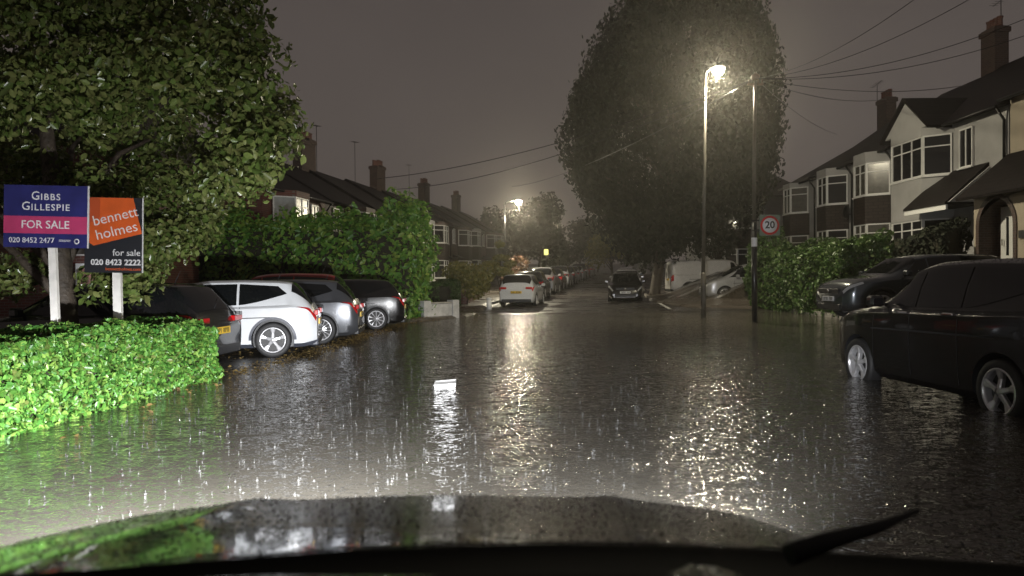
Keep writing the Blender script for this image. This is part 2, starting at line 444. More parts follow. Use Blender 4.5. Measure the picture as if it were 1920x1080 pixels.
# flood water: a level sheet; land rises through it
def wz(x, y): return 0.0
sheet('flood_water', wz, [-60, -30, -12, -6, -3, 0, 3, 6, 12, 30, 60], [-8, 0, 5, 10, 20, 31.5], M['water'])

# kerb stones (white edged kerb on the right, plain on the left)
def kerb(name, pts, w, h, m, label, seg=0.92):
    mb = MB()
    P = [Vector(p) for p in pts]
    for a, b in zip(P[:-1], P[1:]):
        L_ = (b-a).length; n = max(1, int(L_/seg)); d = (b-a)/n
        s = Vector((-d.y, d.x, 0)).normalized()*w/2
        for i in range(n):
            p, q = a+d*i+d.normalized()*0.008, a+d*(i+1)-d.normalized()*0.008
            c = [p-s, q-s, q+s, p+s]
            v = [(t.x, t.y, t.z-0.25) for t in c] + [(t.x, t.y, t.z+h) for t in c]
            mb.add(v, [(0,3,2,1),(4,5,6,7),(0,1,5,4),(1,2,6,5),(2,3,7,6),(3,0,4,7)])
    o = mb.build(name, m); o['kind'] = 'structure'; return o
def kp(f, y0, y1, dz, n=12, dx=0.0):
    out = []
    for i in range(n+1):
        y = y0+(y1-y0)*i/n; out.append((f(y)+dx, y, max(zroad(y), 0)+dz))
    return out
kerb('kerb', kp(xright, 22.5, 31, 0.03, 6), 0.16, 0.11, M['concrete'], '')
kerb('kerb', kp(xright, 38, 110, 0.0, 12), 0.14, 0.12, M['concrete'], '')
kerb('kerb', kp(xleft, 36, 110, 0.0, 12), 0.14, 0.12, M['concrete'], '')
# white painted line at the mouth of the street
a = gnd(1222, 569, 0.02); b = gnd(1256, 581, 0.02)
mb = MB(); s = Vector((0.07, 0, 0)); za, zb = zroad(a.y)+0.012, zroad(b.y)+0.02
mb.add([(a.x-.07,a.y,za),(a.x+.07,a.y,za),(b.x+.09,b.y,max(zb,.01)),(b.x-.07,b.y,max(zb,.01))], [(0,1,2,3)])
o = mb.build('road_marking', mat('road_paint', (0.7,0.7,0.66), 0.5, var=0.2, vscale=8)); o['kind'] = 'structure'

# ------------------------------------------------------------------ foliage
def leaf_mesh(P, Nrm, size, aspect=0.5, jitter=0.9, fold=0.25, rng=NP, sizevar=0.35):
    n = len(P); P = np.asarray(P, float); Nrm = np.asarray(Nrm, float)
    N_ = Nrm + rng.normal(0, jitter, (n, 3)); N_ /= np.linalg.norm(N_, axis=1)[:, None]+1e-9
    T = rng.normal(0, 1, (n, 3)); T -= (T*N_).sum(1)[:, None]*N_; T /= np.linalg.norm(T, axis=1)[:, None]+1e-9
    B = np.cross(N_, T)
    s = (size*(1+rng.uniform(-sizevar, sizevar, n)))[:, None]
    v = np.empty((n, 6, 3))
    v[:, 0] = P - T*s*0.5
    v[:, 1] = P - T*s*0.1 + B*s*aspect*0.5 + N_*s*fold*0.5
    v[:, 2] = P + T*s*0.28 + B*s*aspect*0.38 + N_*s*fold*0.4
    v[:, 3] = P + T*s*0.5
    v[:, 4] = P + T*s*0.28 - B*s*aspect*0.38 + N_*s*fold*0.4
    v[:, 5] = P - T*s*0.1 - B*s*aspect*0.5 + N_*s*fold*0.5
    base = (np.arange(n)*6)[:, None]
    q = np.concatenate([base+np.array([[0,1,2,3]]), base+np.array([[0,3,4,5]])], axis=1).reshape(-1, 4)
    return v.reshape(-1, 3), q
def leaf_mesh4(P, Nrm, size, aspect=0.5, jitter=0.9, rng=NP, sizevar=0.35, up=None):
    n = len(P); P = np.asarray(P, float); Nrm = np.asarray(Nrm, float)
    N_ = Nrm + rng.normal(0, jitter, (n, 3)); N_ /= np.linalg.norm(N_, axis=1)[:, None]+1e-9
    T = rng.normal(0, 1, (n, 3))
    if up is not None: T = T*0.35 + up
    T -= (T*N_).sum(1)[:, None]*N_; T /= np.linalg.norm(T, axis=1)[:, None]+1e-9
    B = np.cross(N_, T); s = (size*(1+rng.uniform(-sizevar, sizevar, n)))[:, None]
    v = np.stack([P-T*s*0.5, P+B*s*aspect*0.5, P+T*s*0.5, P-B*s*aspect*0.5], axis=1)
    base = (np.arange(n)*4)[:, None]
    return v.reshape(-1, 3), base+np.array([[0,1,2,3]])
def npmesh(name, v, q, m, parent=None, kind=None):
    me = bpy.data.meshes.new(name)
    me.vertices.add(len(v)); me.vertices.foreach_set('co', np.asarray(v, np.float32).ravel())
    me.loops.add(q.size); me.loops.foreach_set('vertex_index', q.astype(np.int32).ravel())
    me.polygons.add(len(q)); me.polygons.foreach_set('loop_start', (np.arange(len(q))*q.shape[1]).astype(np.int32))
    me.update(calc_edges=True); me.validate()
    me.materials.append(m); o = link(name, me, parent)
    if kind: o['kind'] = kind
    return o
LG = {}
LG['hedge'] = leafmat('privet_leaves', [(0.03,0.10,0.015),(0.06,0.19,0.03),(0.10,0.27,0.045),(0.15,0.34,0.06),(0.22,0.36,0.07),(0.08,0.21,0.03),(0.05,0.13,0.02),(0.13,0.16,0.04)], 0.42)
LG['hedge_dark'] = leafmat('hedge_leaves', [(0.02,0.055,0.012),(0.05,0.10,0.02),(0.07,0.14,0.03)], 0.4)
LG['shrub'] = leafmat('shrub_leaves', [(0.07,0.19,0.03),(0.12,0.28,0.045),(0.20,0.36,0.06),(0.30,0.40,0.08)], 0.4)
LG['hedge_mid'] = leafmat('mid_hedge_leaves', [(0.03,0.07,0.015),(0.055,0.11,0.025),(0.08,0.145,0.035),(0.11,0.15,0.05)], 0.4)
LG['tree'] = leafmat('broad_tree_leaves', [(0.07,0.11,0.025),(0.12,0.18,0.04),(0.17,0.22,0.06),(0.24,0.27,0.09),(0.14,0.15,0.05),(0.09,0.13,0.035)], 0.28)
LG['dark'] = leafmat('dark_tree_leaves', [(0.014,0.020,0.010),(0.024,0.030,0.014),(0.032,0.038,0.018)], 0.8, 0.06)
LG['yellow'] = leafmat('yellowing_leaves', [(0.12,0.13,0.03),(0.2,0.19,0.05),(0.28,0.24,0.07)], 0.4)
LG['brown'] = leafmat('reddish_leaves', [(0.12,0.05,0.03),(0.16,0.08,0.04),(0.10,0.07,0.03)], 0.45)
LG['fallen'] = leafmat('fallen_leaves', [(0.20,0.14,0.05),(0.28,0.2,0.07),(0.12,0.08,0.04)], 0.5)

def fbm(p, seed=0):
    # cheap smooth noise by summed sines
    r = np.random.default_rng(seed); out = np.zeros(len(p))
    for k, (f, a) in enumerate(((1.1, .5), (2.3, .3), (4.7, .2), (9.1, .12))):
        for _ in range(3):
            d = r.normal(0, 1, 3); d /= np.linalg.norm(d); out += a*np.sin((p@d)*f*2*math.pi*0.35 + r.uniform(0, 6.28))
    return out
def path_hedge(name, path, width, height, zf, n, size, m, label, cat, group=None, lump=0.08, seed=1, core=True, topvar=0.05, depth=0.10):
    """a clipped hedge along a ground path: leaf shell over a twig core"""
    rng = np.random.default_rng(seed)
    P = [Vector((p[0], p[1])) for p in path]
    root = empty(name, (P[0].x, P[0].y, zf(P[0].x, P[0].y)), 0, label, cat, group)
    segs = [(a, b, (b-a).length) for a, b in zip(P[:-1], P[1:])]; L_ = sum(s[2] for s in segs)
    def pos(s):
        for a, b, l in segs:
            if s <= l or (a, b, l) == segs[-1]: 
                d = (b-a)/l; return a+d*s, d
            s -= l
    pts = []; nr = []
    aS, aT, aE = L_*height*2, L_*width, 2*width*height
    tot = aS+aT+aE
    for _ in range(n):
        u = rng.uniform(0, tot)
        if u < aS:
            s = rng.uniform(0, L_); side = 1 if rng.random() < .5 else -1; h = rng.uniform(0, 1)**0.9*height; lat = side*width/2
            c, d = pos(s); nx = (-d.y*side, d.x*side, 0.15)
        elif u < aS+aT:
            s = rng.uniform(0, L_); lat = rng.uniform(-1, 1)*width/2; h = height; c, d = pos(s); nx = (0, 0, 1)
        else:
            e = rng.random() < .5; s = 0 if e else L_; lat = rng.uniform(-1, 1)*width/2; h = rng.uniform(0, height); c, d = pos(s)
            nx = (-d.x if e else d.x, -d.y if e else d.y, 0.1)
        q = np.array([c.x - d.y*lat, c.y + d.x*lat, h]); pts.append(q); nr.append(nx)
    pts = np.array(pts); nr = np.array(nr, float); nr /= np.linalg.norm(nr, axis=1)[:, None]
    # round off upper edges
    f = fbm(pts*1.3, seed)
    pts += nr*(f*lump - rng.exponential(depth*0.5, n))[:, None]
    pts[:, 2] = np.maximum(pts[:, 2], 0.0)
    pts[:, 2] *= 1 + topvar*fbm(pts*np.array([0.8, 0.8, 0]), seed+5)
    zz = np.array([zf(a, b) for a, b in pts[:, :2]]); pts[:, 2] += zz
    o0 = np.array(root.location)
    v, q = leaf_mesh(pts - o0, nr + np.array([0, 0, .25]), size, aspect=0.55, jitter=0.85, rng=rng, sizevar=0.6)
    fo = npmesh('foliage', v, q, m, root)
    if core:
        mb = MB(); w = width/2 - depth - 0.04
        for a, b, l in segs:
            d = (b-a)/l; nn = Vector((-d.y, d.x)); k = max(1, int(l/0.6))
            for i in range(k):
                p = a + d*(l*i/k + (depth if i == 0 and a == P[0] else 0)); qq = a + d*(l*(i+1)/k - (depth if (i == k-1 and b == P[-1]) else 0))
                z0, z1 = zf(p.x, p.y), zf(qq.x, qq.y); hh = height - depth - 0.05
                c = [(p-nn*w, z0), (qq-nn*w, z1), (qq+nn*w, z1), (p+nn*w, z0)]
                mb.add([(t.x-o0[0], t.y-o0[1], z-0.1-o0[2]) for t, z in c] + [(t.x-o0[0], t.y-o0[1], z+hh-o0[2]) for t, z in c],
                       [(0,3,2,1),(4,5,6,7),(0,1,5,4),(1,2,6,5),(2,3,7,6),(3,0,4,7)])
        mb.build('branches', M['inner'], root)
    return root
def blob_tree(name, base, blobs, n, size, m, label, cat, trunk_r=0.2, limbs=True, group=None, seed=1, up=False, shell=0.55, trunkmat='bark', quad=False, lean=(0,0), spike=0.0, lump=0.10, jitter=0.8, deep=False):
    """blobs: list of (centre xyz world, radius xyz); leaves through their volume, denser to the shell"""
    rng = np.random.default_rng(seed)
    base = Vector(base); root = empty(name, base, 0, label, cat, group)
    vol = np.array([b[1][0]*b[1][1]+b[1][1]*b[1][2]+b[1][0]*b[1][2] for b in blobs]); vol /= vol.sum()
    pts = []; nr = []
    for (c, r), w in zip(blobs, vol):
        k = max(3, int(n*w)); d = rng.normal(0, 1, (k, 3)); d /= np.linalg.norm(d, axis=1)[:, None]
        rad = 1 - (1-shell)*rng.random(k)**1.6
        fb = np.clip(fbm(d*2.2 + np.array(c)*0.7, seed), -1.2, .5)
        p = d*np.array(r)*(rad*(1+fb*lump))[:, None]
        if spike: p *= (1+spike*rng.exponential(0.25, k)*(rng.random(k) < .25))[:, None]
        pts.append(p + np.array(c)); nr.append(d)
    pts = np.concatenate(pts); nr = np.concatenate(nr)
    upv = np.array([0, 0, 1.0]) + nr*0.4 if up else None
    o0 = np.array(base)
    if quad: v, q = leaf_mesh4(pts-o0, nr, size, 0.6, jitter, rng, up=upv)
    else: v, q = leaf_mesh(pts-o0, nr + np.array([0,0,.3]), size, 0.62, jitter, rng=rng, sizevar=0.5)
    npmesh('crown', v, q, m, root)
    mb = MB()
    top = Vector(np.average([b[0] for b in blobs], axis=0, weights=vol))
    a = Vector((0, 0, -0.2)); t = top - base
    mb.tube([a, Vector((0,0,.15)), t*0.35 + Vector((0.06*t.z*.1, 0, 0)), t*0.7, t], [trunk_r*1.5, trunk_r*1.05, trunk_r*0.85, trunk_r*0.6, trunk_r*0.25], 12)
    if limbs:
        for c, r in (sorted(blobs, key=lambda b: -b[0][1])[:9] if deep else blobs[:14]):
            e = Vector(c) - base; s_ = t*min(0.75, max(0.25, (e.z-0.8)/max(t.z, .1)*0.6))
            mid = (s_+e)/2 + Vector((0, 0, 0.15*(e-s_).length))
            mb.tube([s_, mid, e], [trunk_r*0.42, trunk_r*0.25, trunk_r*0.08], 6)
    mb.build('trunk', M[trunkmat], root)
    return root

# ------------------------------------------------------------------ lettering
def text_mesh(body, size, align='CENTER', extrude=0.0015, spacing=1.0, bold=0.0):
    cu = bpy.data.curves.new('lettering', 'FONT'); cu.body = body; cu.size = size; cu.align_x = align; cu.align_y = 'CENTER'
    cu.extrude = extrude; cu.space_character = spacing; cu.offset = bold; cu.resolution_u = 3
    o = bpy.data.objects.new('tmp', cu); COL.objects.link(o)
    dg = bpy.context.evaluated_depsgraph_get(); me = bpy.data.meshes.new_from_object(o.evaluated_get(dg))
    bpy.data.objects.remove(o); bpy.data.curves.remove(cu); me.name = 'lettering'
    return me
def lettering(body, size, m, parent, x, z, y=-0.012, align='CENTER', rot=0.0, spacing=1.0, bold=0.0, face=0):
    """letters stand in the local xz plane facing -y"""
    me = text_mesh(body, size, align, spacing=spacing, bold=bold); me.materials.clear(); me.materials.append(m)
    o = link('lettering', me, parent)
    o.matrix_local = Matrix.Translation((x, y, z)) @ Matrix.Rotation(R(90), 4, 'X') @ Matrix.Rotation(rot, 4, 'Z')
    return o
# ------------------------------------------------------------------ cars
SHAPES = {
 # t: 0 rear .. 1 front ; top line, shoulder line as fractions of height; plan half width fraction
 'hatch': dict(top=[(0,.50),(.012,.60),(.03,.70),(.075,.86),(.115,.965),(.17,.985),(.32,1.0),(.48,.995),(.57,.955),(.66,.82),(.745,.675),(.80,.635),(.90,.585),(.965,.52),(.99,.45),(1,.36)],
               sh=[(0,.48),(.03,.63),(.10,.665),(.3,.65),(.6,.625),(.75,.60),(.88,.55),(.965,.47),(.99,.40),(1,.33)], sw=(.12,.70), ws=(.575,.74), rw=(.028,.112)),
 'suv':   dict(top=[(0,.50),(.012,.62),(.028,.72),(.06,.87),(.10,.96),(.16,.985),(.34,1.0),(.50,.99),(.585,.95),(.66,.83),(.735,.70),(.79,.665),(.90,.625),(.965,.57),(.99,.50),(1,.40)],
               sh=[(0,.48),(.028,.64),(.10,.675),(.3,.655),(.6,.64),(.75,.625),(.88,.585),(.965,.52),(.99,.46),(1,.38)], sw=(.09,.69), ws=(.59,.73), rw=(.028,.095)),
 'mpv':   dict(top=[(0,.50),(.012,.62),(.03,.75),(.06,.9),(.09,.97),(.2,.995),(.4,1.0),(.55,.97),(.65,.87),(.8,.66),(.86,.60),(.93,.54),(.975,.47),(.99,.42),(1,.34)],
               sh=[(0,.48),(.03,.60),(.10,.63),(.3,.62),(.6,.60),(.8,.57),(.9,.52),(.975,.44),(.99,.39),(1,.32)], sw=(.08,.76), ws=(.60,.81), rw=(.028,.085)),
 'van':   dict(top=[(0,.50),(.006,.90),(.02,.97),(.05,.99),(.3,1.0),(.62,.995),(.70,.96),(.77,.83),(.84,.66),(.90,.60),(.96,.53),(.985,.46),(1,.36)],
               sh=[(0,.46),(.006,.56),(.03,.57),(.3,.57),(.7,.565),(.84,.555),(.93,.49),(.985,.42),(1,.34)], sw=(.665,.80), ws=(.71,.84), rw=None),
}
PLAN = [(0,.86),(.01,.91),(.035,.955),(.1,.985),(.25,1),(.8,1),(.9,.965),(.95,.90),(.98,.80),(1,.68)]
def sm(tab, t):
    xs_ = [a for a, b in tab]; ys_ = [b for a, b in tab]
    return float(sum(np.interp(np.clip([t-.012, t-.005, t, t+.005, t+.012], 0, 1), xs_, ys_)*[.15,.2,.3,.2,.15]))
class CarShape:
    def __init__(s, kind, L, W, H, clear=0.19):
        s.k = SHAPES[kind]; s.kind = kind; s.L, s.W, s.H, s.c = L, W, H, clear
    def sec(s, t):
        H = s.H; w = s.W/2*sm(PLAN, t); zt = sm(s.k['top'], t)*H; zs = min(sm(s.k['sh'], t)*H, zt-0.01*H); zb = s.c + 0.06*max(0, (0.06-t)/0.06) + .04*max(0, (t-.94)/.06)
        g = max(0.0, min(1.0, (zt-zs-0.03)/(0.30*H-0.03)))
        wt_ = (.80 if s.kind == 'van' else .69)*s.W/2; wg = (.965 if s.kind == 'van' else .895)*s.W/2
        wt_ = min(wt_, w); wg = min(wg, w*.97)
        h = zs-zb
        P = [(0, zb), (w*.86, zb), (w*.955, zb+.05*H), (w*.985, zb+h*.32), (w*.99, zb+h*.50), (w*1.0, zb+h*.74), (w*.984, zb+h*.955), (w*.940, zs)]
        crown = [(w*.90, zs+(zt-zs)*.35), (w*.78, zs+(zt-zs)*.62), (w*.60, zs+(zt-zs)*.84), (w*.35, zs+(zt-zs)*.96), (0, zt)]
        dz = zt-zs
        gh = [(wg, zs+.012), ((wg*.52+wt_*.48)+.012, zs+dz*.48), (wt_+.004, zs+dz*.90), (wt_*.86, zs+dz*.975), (0, zt)]
        P += [(a[0]*(1-g)+b_[0]*g, a[1]*(1-g)+b_[1]*g) for a, b_ in zip(crown, gh)]
        return P                       # 13 points
    def S(s, t, j, side=1):
        P = s.sec(t); i = min(int(j), len(P)-2); f = j-i
        y = P[i][0]*(1-f)+P[i+1][0]*f; z = P[i][1]*(1-f)+P[i+1][1]*f
        return Vector((s.xt(t), y*side, z))
    def xt(s, t): return (t-0.5)*s.L
    def N(s, t, j, side=1):
        e = .004; t0, t1 = max(0, t-e), min(1, t+e); j0, j1 = max(0, j-.08), min(11.999, j+.08)
        a = s.S(t1, j, side)-s.S(t0, j, side); b = s.S(t, j1, side)-s.S(t, j0, side)
        n = a.cross(b)
        if n.length < 1e-9: return Vector((0, side, 0))
        n.normalize(); c = s.S(t, j, side) - Vector((s.xt(t)*.9, 0, s.H*.45))
        return n if n.dot(c) > 0 else -n
    def patch(s, mb, tr, jr, off, nu=8, nv=3, side=1, mi=0, tilt=None):
        """tr: (t0,t1) or function v->(t0,t1); jr likewise of u"""
        vs = []; fs = []
        for iv in range(nv+1):
            v = iv/nv; ta, tb = tr(v) if callable(tr) else tr
            for iu in range(nu+1):
                u = iu/nu; ja, jb = jr(u) if callable(jr) else jr
                t = ta+(tb-ta)*u; j = ja+(jb-ja)*v
                vs.append(s.S(t, j, side) + s.N(t, j, side)*off)
        for iv in range(nv):
            for iu in range(nu):
                a = iv*(nu+1)+iu; fs.append((a, a+1, a+nu+2, a+nu+1))
        mb.add(vs, fs, mi, True)

WHEELS = {}
def wheel_meshes(r, style, w=0.20):
    key = (round(r, 3), style)
    if key in WHEELS: return WHEELS[key]
    ri = r*0.72
    t = MB(); t.lathe([(ri*.97, -w/2+.01), (ri*1.03, -w/2), (r*.93, -w/2), (r*.985, -w/2+.02), (r, -w/2+.05), (r, w/2-.05), (r*.985, w/2-.02), (r*.93, w/2), (ri*1.03, w/2), (ri*.97, w/2-.01)], 36, 'y')
    # outer face at -y
    b = MB()
    b.lathe([(ri*1.0, -w/2+.005), (ri*.96, -w/2-.004), (ri*.90, -w/2+.002), (ri*.88, -w/2+.04), (ri*.86, w/2-.03)], 36, 'y')
    b.lathe([(0.001, -.01), (ri*.86, -.01)], 24, 'y', mi=1)
    b.lathe([(0.001, -w/2+.0), (ri*.10, -w/2+.002), (ri*.20, -w/2+.012), (ri*.22, -w/2+.05)], 20, 'y')
    spec = {'five': (5, .17, .24), 'six': (6, .20, .30), 'many': (15, .045, .07), 'ten': (10, .07, .10), 'steel': (8, .26, .34)}[style]
    n, wa, wb = spec
    for k in range(n):
        a = 2*math.pi*k/n + .3
        ca, sa = math.cos(a), math.sin(a)
        def pt(rr, lat, y): return (rr*ca - lat*sa, y, rr*sa + lat*ca)
        r0, r1 = ri*.16, ri*.92
        y0, ym, y1 = -w/2+.004, -w/2+.022, -w/2+.006
        rows = []
        for rr, hw, y in ((r0, wa*ri*.75, y0), ((r0+r1)/2, wa*ri*.62, ym), (r1, wb*ri*.9, y1)):
            rows += [pt(rr, -hw, y+.008), pt(rr, -hw*.6, y-.004), pt(rr, hw*.6, y-.004), pt(rr, hw, y+.008), pt(rr, hw*.8, y+.05), pt(rr, -hw*.8, y+.05)]
        fs = []
        for i in range(2):
            for q in range(6): fs.append((i*6+q, i*6+(q+1) % 6, (i+1)*6+(q+1) % 6, (i+1)*6+q))
        b.add(rows, fs, 0, False)
    to = t.build('wheel', M['tyre']); ro = b.build('rim', [M['rim'], M['rimdark']])
    res = (to.data, ro.data); bpy.data.objects.remove(to); bpy.data.objects.remove(ro)
    WHEELS[key] = res; return res

BODIES = {}
def car_body_mesh(kind, L, W, H, clear, rt, ft, wr, clad):
    key = (kind, L, W, H, clear, rt, ft, wr, clad)
    if key in BODIES: return BODIES[key]
    cs = CarShape(kind, L, W, H, clear)
    ts = sorted(set([0, .004, .01, .018, .028, .04, .055, .075, .095, .115, .14, .17] + list(np.linspace(.2, .9, 30)) + [.92, .935, .95, .962, .973, .982, .99, .996, 1]))
    vs = []; fs = []; n = 25
    for t in ts:
        P = cs.sec(t); ring = [(p[0], p[1]) for p in P] + [(-p[0], p[1]) for p in P[-2:0:-1]]
        ring = ring[:25]
        for y, z in ring: vs.append((cs.xt(t), y, z))
    n = len(vs)//len(ts)
    for i in range(len(ts)-1):
        for k in range(n): fs.append((i*n+k, (i+1)*n+k, (i+1)*n+(k+1) % n, i*n+(k+1) % n))
    fs.append(tuple(range(n))); fs.append(tuple((len(ts)-1)*n+k for k in range(n-1, -1, -1)))
    me = bpy.data.meshes.new('body'); me.from_pydata(vs, [], fs); me.update()
    bm = bmesh.new(); bm.from_mesh(me); bmesh.ops.remove_doubles(bm, verts=bm.verts, dist=1e-5)
    bmesh.ops.recalc_face_normals(bm, faces=bm.faces); bm.to_mesh(me); bm.free()
    ob = link('body', me)
    # wheel arches are cut out of the closed body
    cut = MB()
    for t in (rt, ft):
        cut.lathe([(0, -W), (wr*1.17, -W), (wr*1.17, -W/2+.26), (0, -W/2+.26)], 40, 'y', (cs.xt(t), 0, wr))
        cut.lathe([(0, W/2-.26), (wr*1.17, W/2-.26), (wr*1.17, W), (0, W)], 40, 'y', (cs.xt(t), 0, wr))
    co = cut.build('cut', []); 
    bm = bmesh.new(); bm.from_mesh(co.data); bmesh.ops.remove_doubles(bm, verts=bm.verts, dist=1e-5); bmesh.ops.recalc_face_normals(bm, faces=bm.faces); bm.to_mesh(co.data); bm.free()
    md = ob.modifiers.new('b', 'BOOLEAN'); md.operation = 'DIFFERENCE'; md.object = co; md.solver = 'EXACT'
    dg = bpy.context.evaluated_depsgraph_get(); res = bpy.data.meshes.new_from_object(ob.evaluated_get(dg))
    if len(res.polygons) < 200: res = me
    bpy.data.objects.remove(ob); bpy.data.objects.remove(co)
    res.materials.clear()
    for m in (M['silver_paint'], M['trim'], M['trimgrey']): res.materials.append(m)
    for p in res.polygons:
        c = p.center; p.use_smooth = True; p.material_index = 0
        for t in (rt, ft):
            dx, dz = c.x-cs.xt(t), c.z-wr
            if math.hypot(dx, dz) < wr*1.172 and (abs(p.normal.y) > .97 and abs(c.y) < W/2-.2 or math.hypot(dx, dz) > wr*1.1 and abs(p.normal.y) < .6 and abs(c.y) > W/2-.3): p.material_index = 1
        if c.z < clear+.02 and p.normal.z < -.6: p.material_index = 1
        if clad and c.z < clear+.15 and p.material_index == 0: p.material_index = 2 if clad > 1 else 1
    # door seams and arch lips, on the skin itself
    mb = MB()
    for side in (1, -1):
        if kind != 'van':
            for t in (.33, .53, .705): cs.patch(mb, lambda v, t=t: (t-.0012+.01*(1-v)*(t > .6), t+.0012+.01*(1-v)*(t > .6)), (2.2, 7), .003, 1, 8, side)
        else:
            for t in (.66, .80): cs.patch(mb, (t-.0012, t+.0012), (2.2, 7), .003, 1, 8, side)
        cs.patch(mb, (.20, .72), (4.93, 5.03), .002, 10, 1, side)
    bm = bmesh.new(); bm.from_mesh(res)
    vv = [bm.verts.new(v) for v in mb.v]
    for f in mb.f:
        q = bm.faces.new([vv[i] for i in f]); q.material_index = 1
    if clad:
        for t in (rt, ft):
            for side in (1, -1):
                prev = None
                for k in range(25):
                    a = math.pi*k/24; x = cs.xt(t)
                    ring = []
                    for rr in (wr*1.16, wr*1.30):
                        px_, pz = x+rr*math.cos(a), wr+rr*math.sin(a)
                        tt = px_/L+.5; y = None
                        P = cs.sec(min(max(tt, 0), 1))
                        for (ya, za), (yb, zb_) in zip(P[1:7], P[2:8]):
                            if za <= pz <= zb_: y = ya+(yb-ya)*(pz-za)/(zb_-za+1e-9)
                        if y is None: y = P[2][0]
                        ring.append(bm.verts.new((px_, side*(y+.012), pz)))
                    if prev:
                        q = bm.faces.new((prev[0], prev[1], ring[1], ring[0])); q.material_index = 2 if clad > 1 else 1; q.smooth = True
                    prev = ring
    bm.to_mesh(res); bm.free()
    try: res.set_sharp_from_angle(angle=R(38))
    except Exception: pass
    BODIES[key] = (res, cs); return BODIES[key]

def car(name, label, cat, kind, paint, loc, heading, L=4.2, W=1.76, H=1.47, clear=.19, wr=.315, rim='five', clad=0, rearplate='plate_y', group=None,
        glass='glass', detail=True, rails=False, lights='hatch', mirror=True, scale=1.0, plate_text=None, grille=True, tailtall=False):
    rt, ft = (.19, .805) if kind != 'van' else (.2, .82)
    me, cs = car_body_mesh(kind, L, W, H, clear, rt, ft, wr, clad)
    root = empty(name, loc, heading, label, cat, group); root.scale = (scale,)*3
    o = link('body', me, root)
    o.material_slots[0].link = 'OBJECT'; o.material_slots[0].material = M[paint]
    k = SHAPES[kind]
    X = cs.xt
    # side glass
    for side in (1, -1):
        mb = MB(); a, b = k['sw']
        split = [(a, .335), (.345, .525), (.535, b)] if kind != 'van' else [(a, b)]
        for i, (p, q) in enumerate(split):
            def tr(v, p=p, q=q, i=i):
                lo, hi = p, q
                if i == 0 and kind != 'van': lo = p + .05*v + .03*(1-v)*(1 if v < .1 else 0)
                if i == len(split)-1: hi = q - .105*v if kind != 'van' else q-.10*v
                return lo, hi
            cs.patch(mb, tr, (lambda u: (8.12+.75*(1-u)**1.5, 9.85-.15*(1-u))) if i == 0 and kind != 'van' else (8.12, 9.85), .007, 8, 5, side)
        mb.build('side_window', M[glass], root, fix=False)
    mb = MB()
    for side in (1, -1): cs.patch(mb, k['ws'], lambda u: (9.75+.4*0, 12), .007, 8, 6, side)
    mb.build('windscreen', M[glass], root, fix=False)
    if k['rw']:
        mb = MB()
        for side in (1, -1): cs.patch(mb, k['rw'], (9.3, 12), .008, 6, 6, side)
        mb.build('rear_window', M[glass], root, fix=False)
    # lamps
    for side in (1, -1):
        mb = MB()
        if kind == 'van' or tailtall: cs.patch(mb, (.002, .03), (4.6, 7.0), .008, 4, 6, side)
        else: cs.patch(mb, (.003, .085), lambda u: (5.55+.85*u, 7.25-.80*u), .009, 10, 4, side)
        mb.build('tail_light', M['redlens'], root, fix=False)
        if not (kind == 'van' or tailtall):
            mb = MB(); yb = W/2*.86
            mb.box(X(0)-.022, X(0)+.05, side*yb*.62, side*yb*.99, H*.535, H*.60, bev=.01); mb.build('tail_light', M['redlens'], root)
        mb = MB()
        cs.patch(mb, (.905, .994), lambda u: (6.1-.35*u, 7.6-.1*u), .009, 8, 4, side)
        mb.build('headlight', M['clearlens'], root, fix=False)
    # plates
    for px_, m, sgn in ((X(0), rearplate, -1), (X(1), 'plate_w', 1)):
        mb = MB(); z = (H*.44 if sgn < 0 else .32*H)
        mb.box(px_-.012*(sgn < 0)-.0, px_+.012*(sgn > 0)+.0, -.26, .26, z-.055, z+.055) if False else mb.box(min(px_, px_+sgn*.028), max(px_, px_+sgn*.028), -.26, .26, z-.056, z+.056, bev=.004)
        p = mb.build('number_plate', M[m], root)
        if detail:
            mb = MB(); yy = -.2
            for wch in (.05, .05, .05, .05, 0, .05, .05, .05):
                if wch:
                    h0 = z-.036; s0 = px_+sgn*.029
                    q = random.choice((0, 1, 2))
                    mb.box(min(s0, s0+sgn*.002), max(s0, s0+sgn*.002), yy, yy+.012, h0, z+.036)
                    mb.box(min(s0, s0+sgn*.002), max(s0, s0+sgn*.002), yy+.028, yy+.040, h0 if q else z, z+.036)
                    mb.box(min(s0, s0+sgn*.0025), max(s0, s0+sgn*.0025), yy, yy+.040, z+.026, z+.036)
                    if q == 2: mb.box(min(s0, s0+sgn*.0025), max(s0, s0+sgn*.0025), yy, yy+.040, z-.005, z+.005)
                yy += .056
            mb.build('characters', M['ink'], p)
    # bumpers and grille
    mb = MB(); mb.box(X(0)-.02, X(0)+.2, -W*.40, W*.40, clear+.02, clear+.17, bev=.02); mb.build('rear_bumper', M['trim' if clad < 2 else 'trimgrey'], root)
    if grille:
        mb = MB(); mb.box(X(1)-.2, X(1)+.014, -W*.26, W*.26, H*.40, H*.475, bev=.01); mb.box(X(1)-.2, X(1)+.016, -W*.30, W*.30, clear+.05, clear+.19, bev=.02)
        mb.build('grille', M['trim'], root)
        mb = MB(); mb.lathe([(.001, .03), (.05, .028), (.055, .018), (.055, 0)], 16, 'x', (X(1), 0, H*.445)); mb.build('badge', M['chrome'], root)
    if mirror:
        for side in (1, -1):
            mb = MB(); p = cs.S(.672, 8.1, side)
            mb.tube([p, p+Vector((0, side*.07, .02))], [.025, .02], 6)
            mb.box(p.x-.06, p.x+.09, min(p.y+side*.06, p.y+side*.24), max(p.y+side*.06, p.y+side*.24), p.z-.02, p.z+.12, bev=.03)
            mb.build('wing_mirror', M[paint], root)
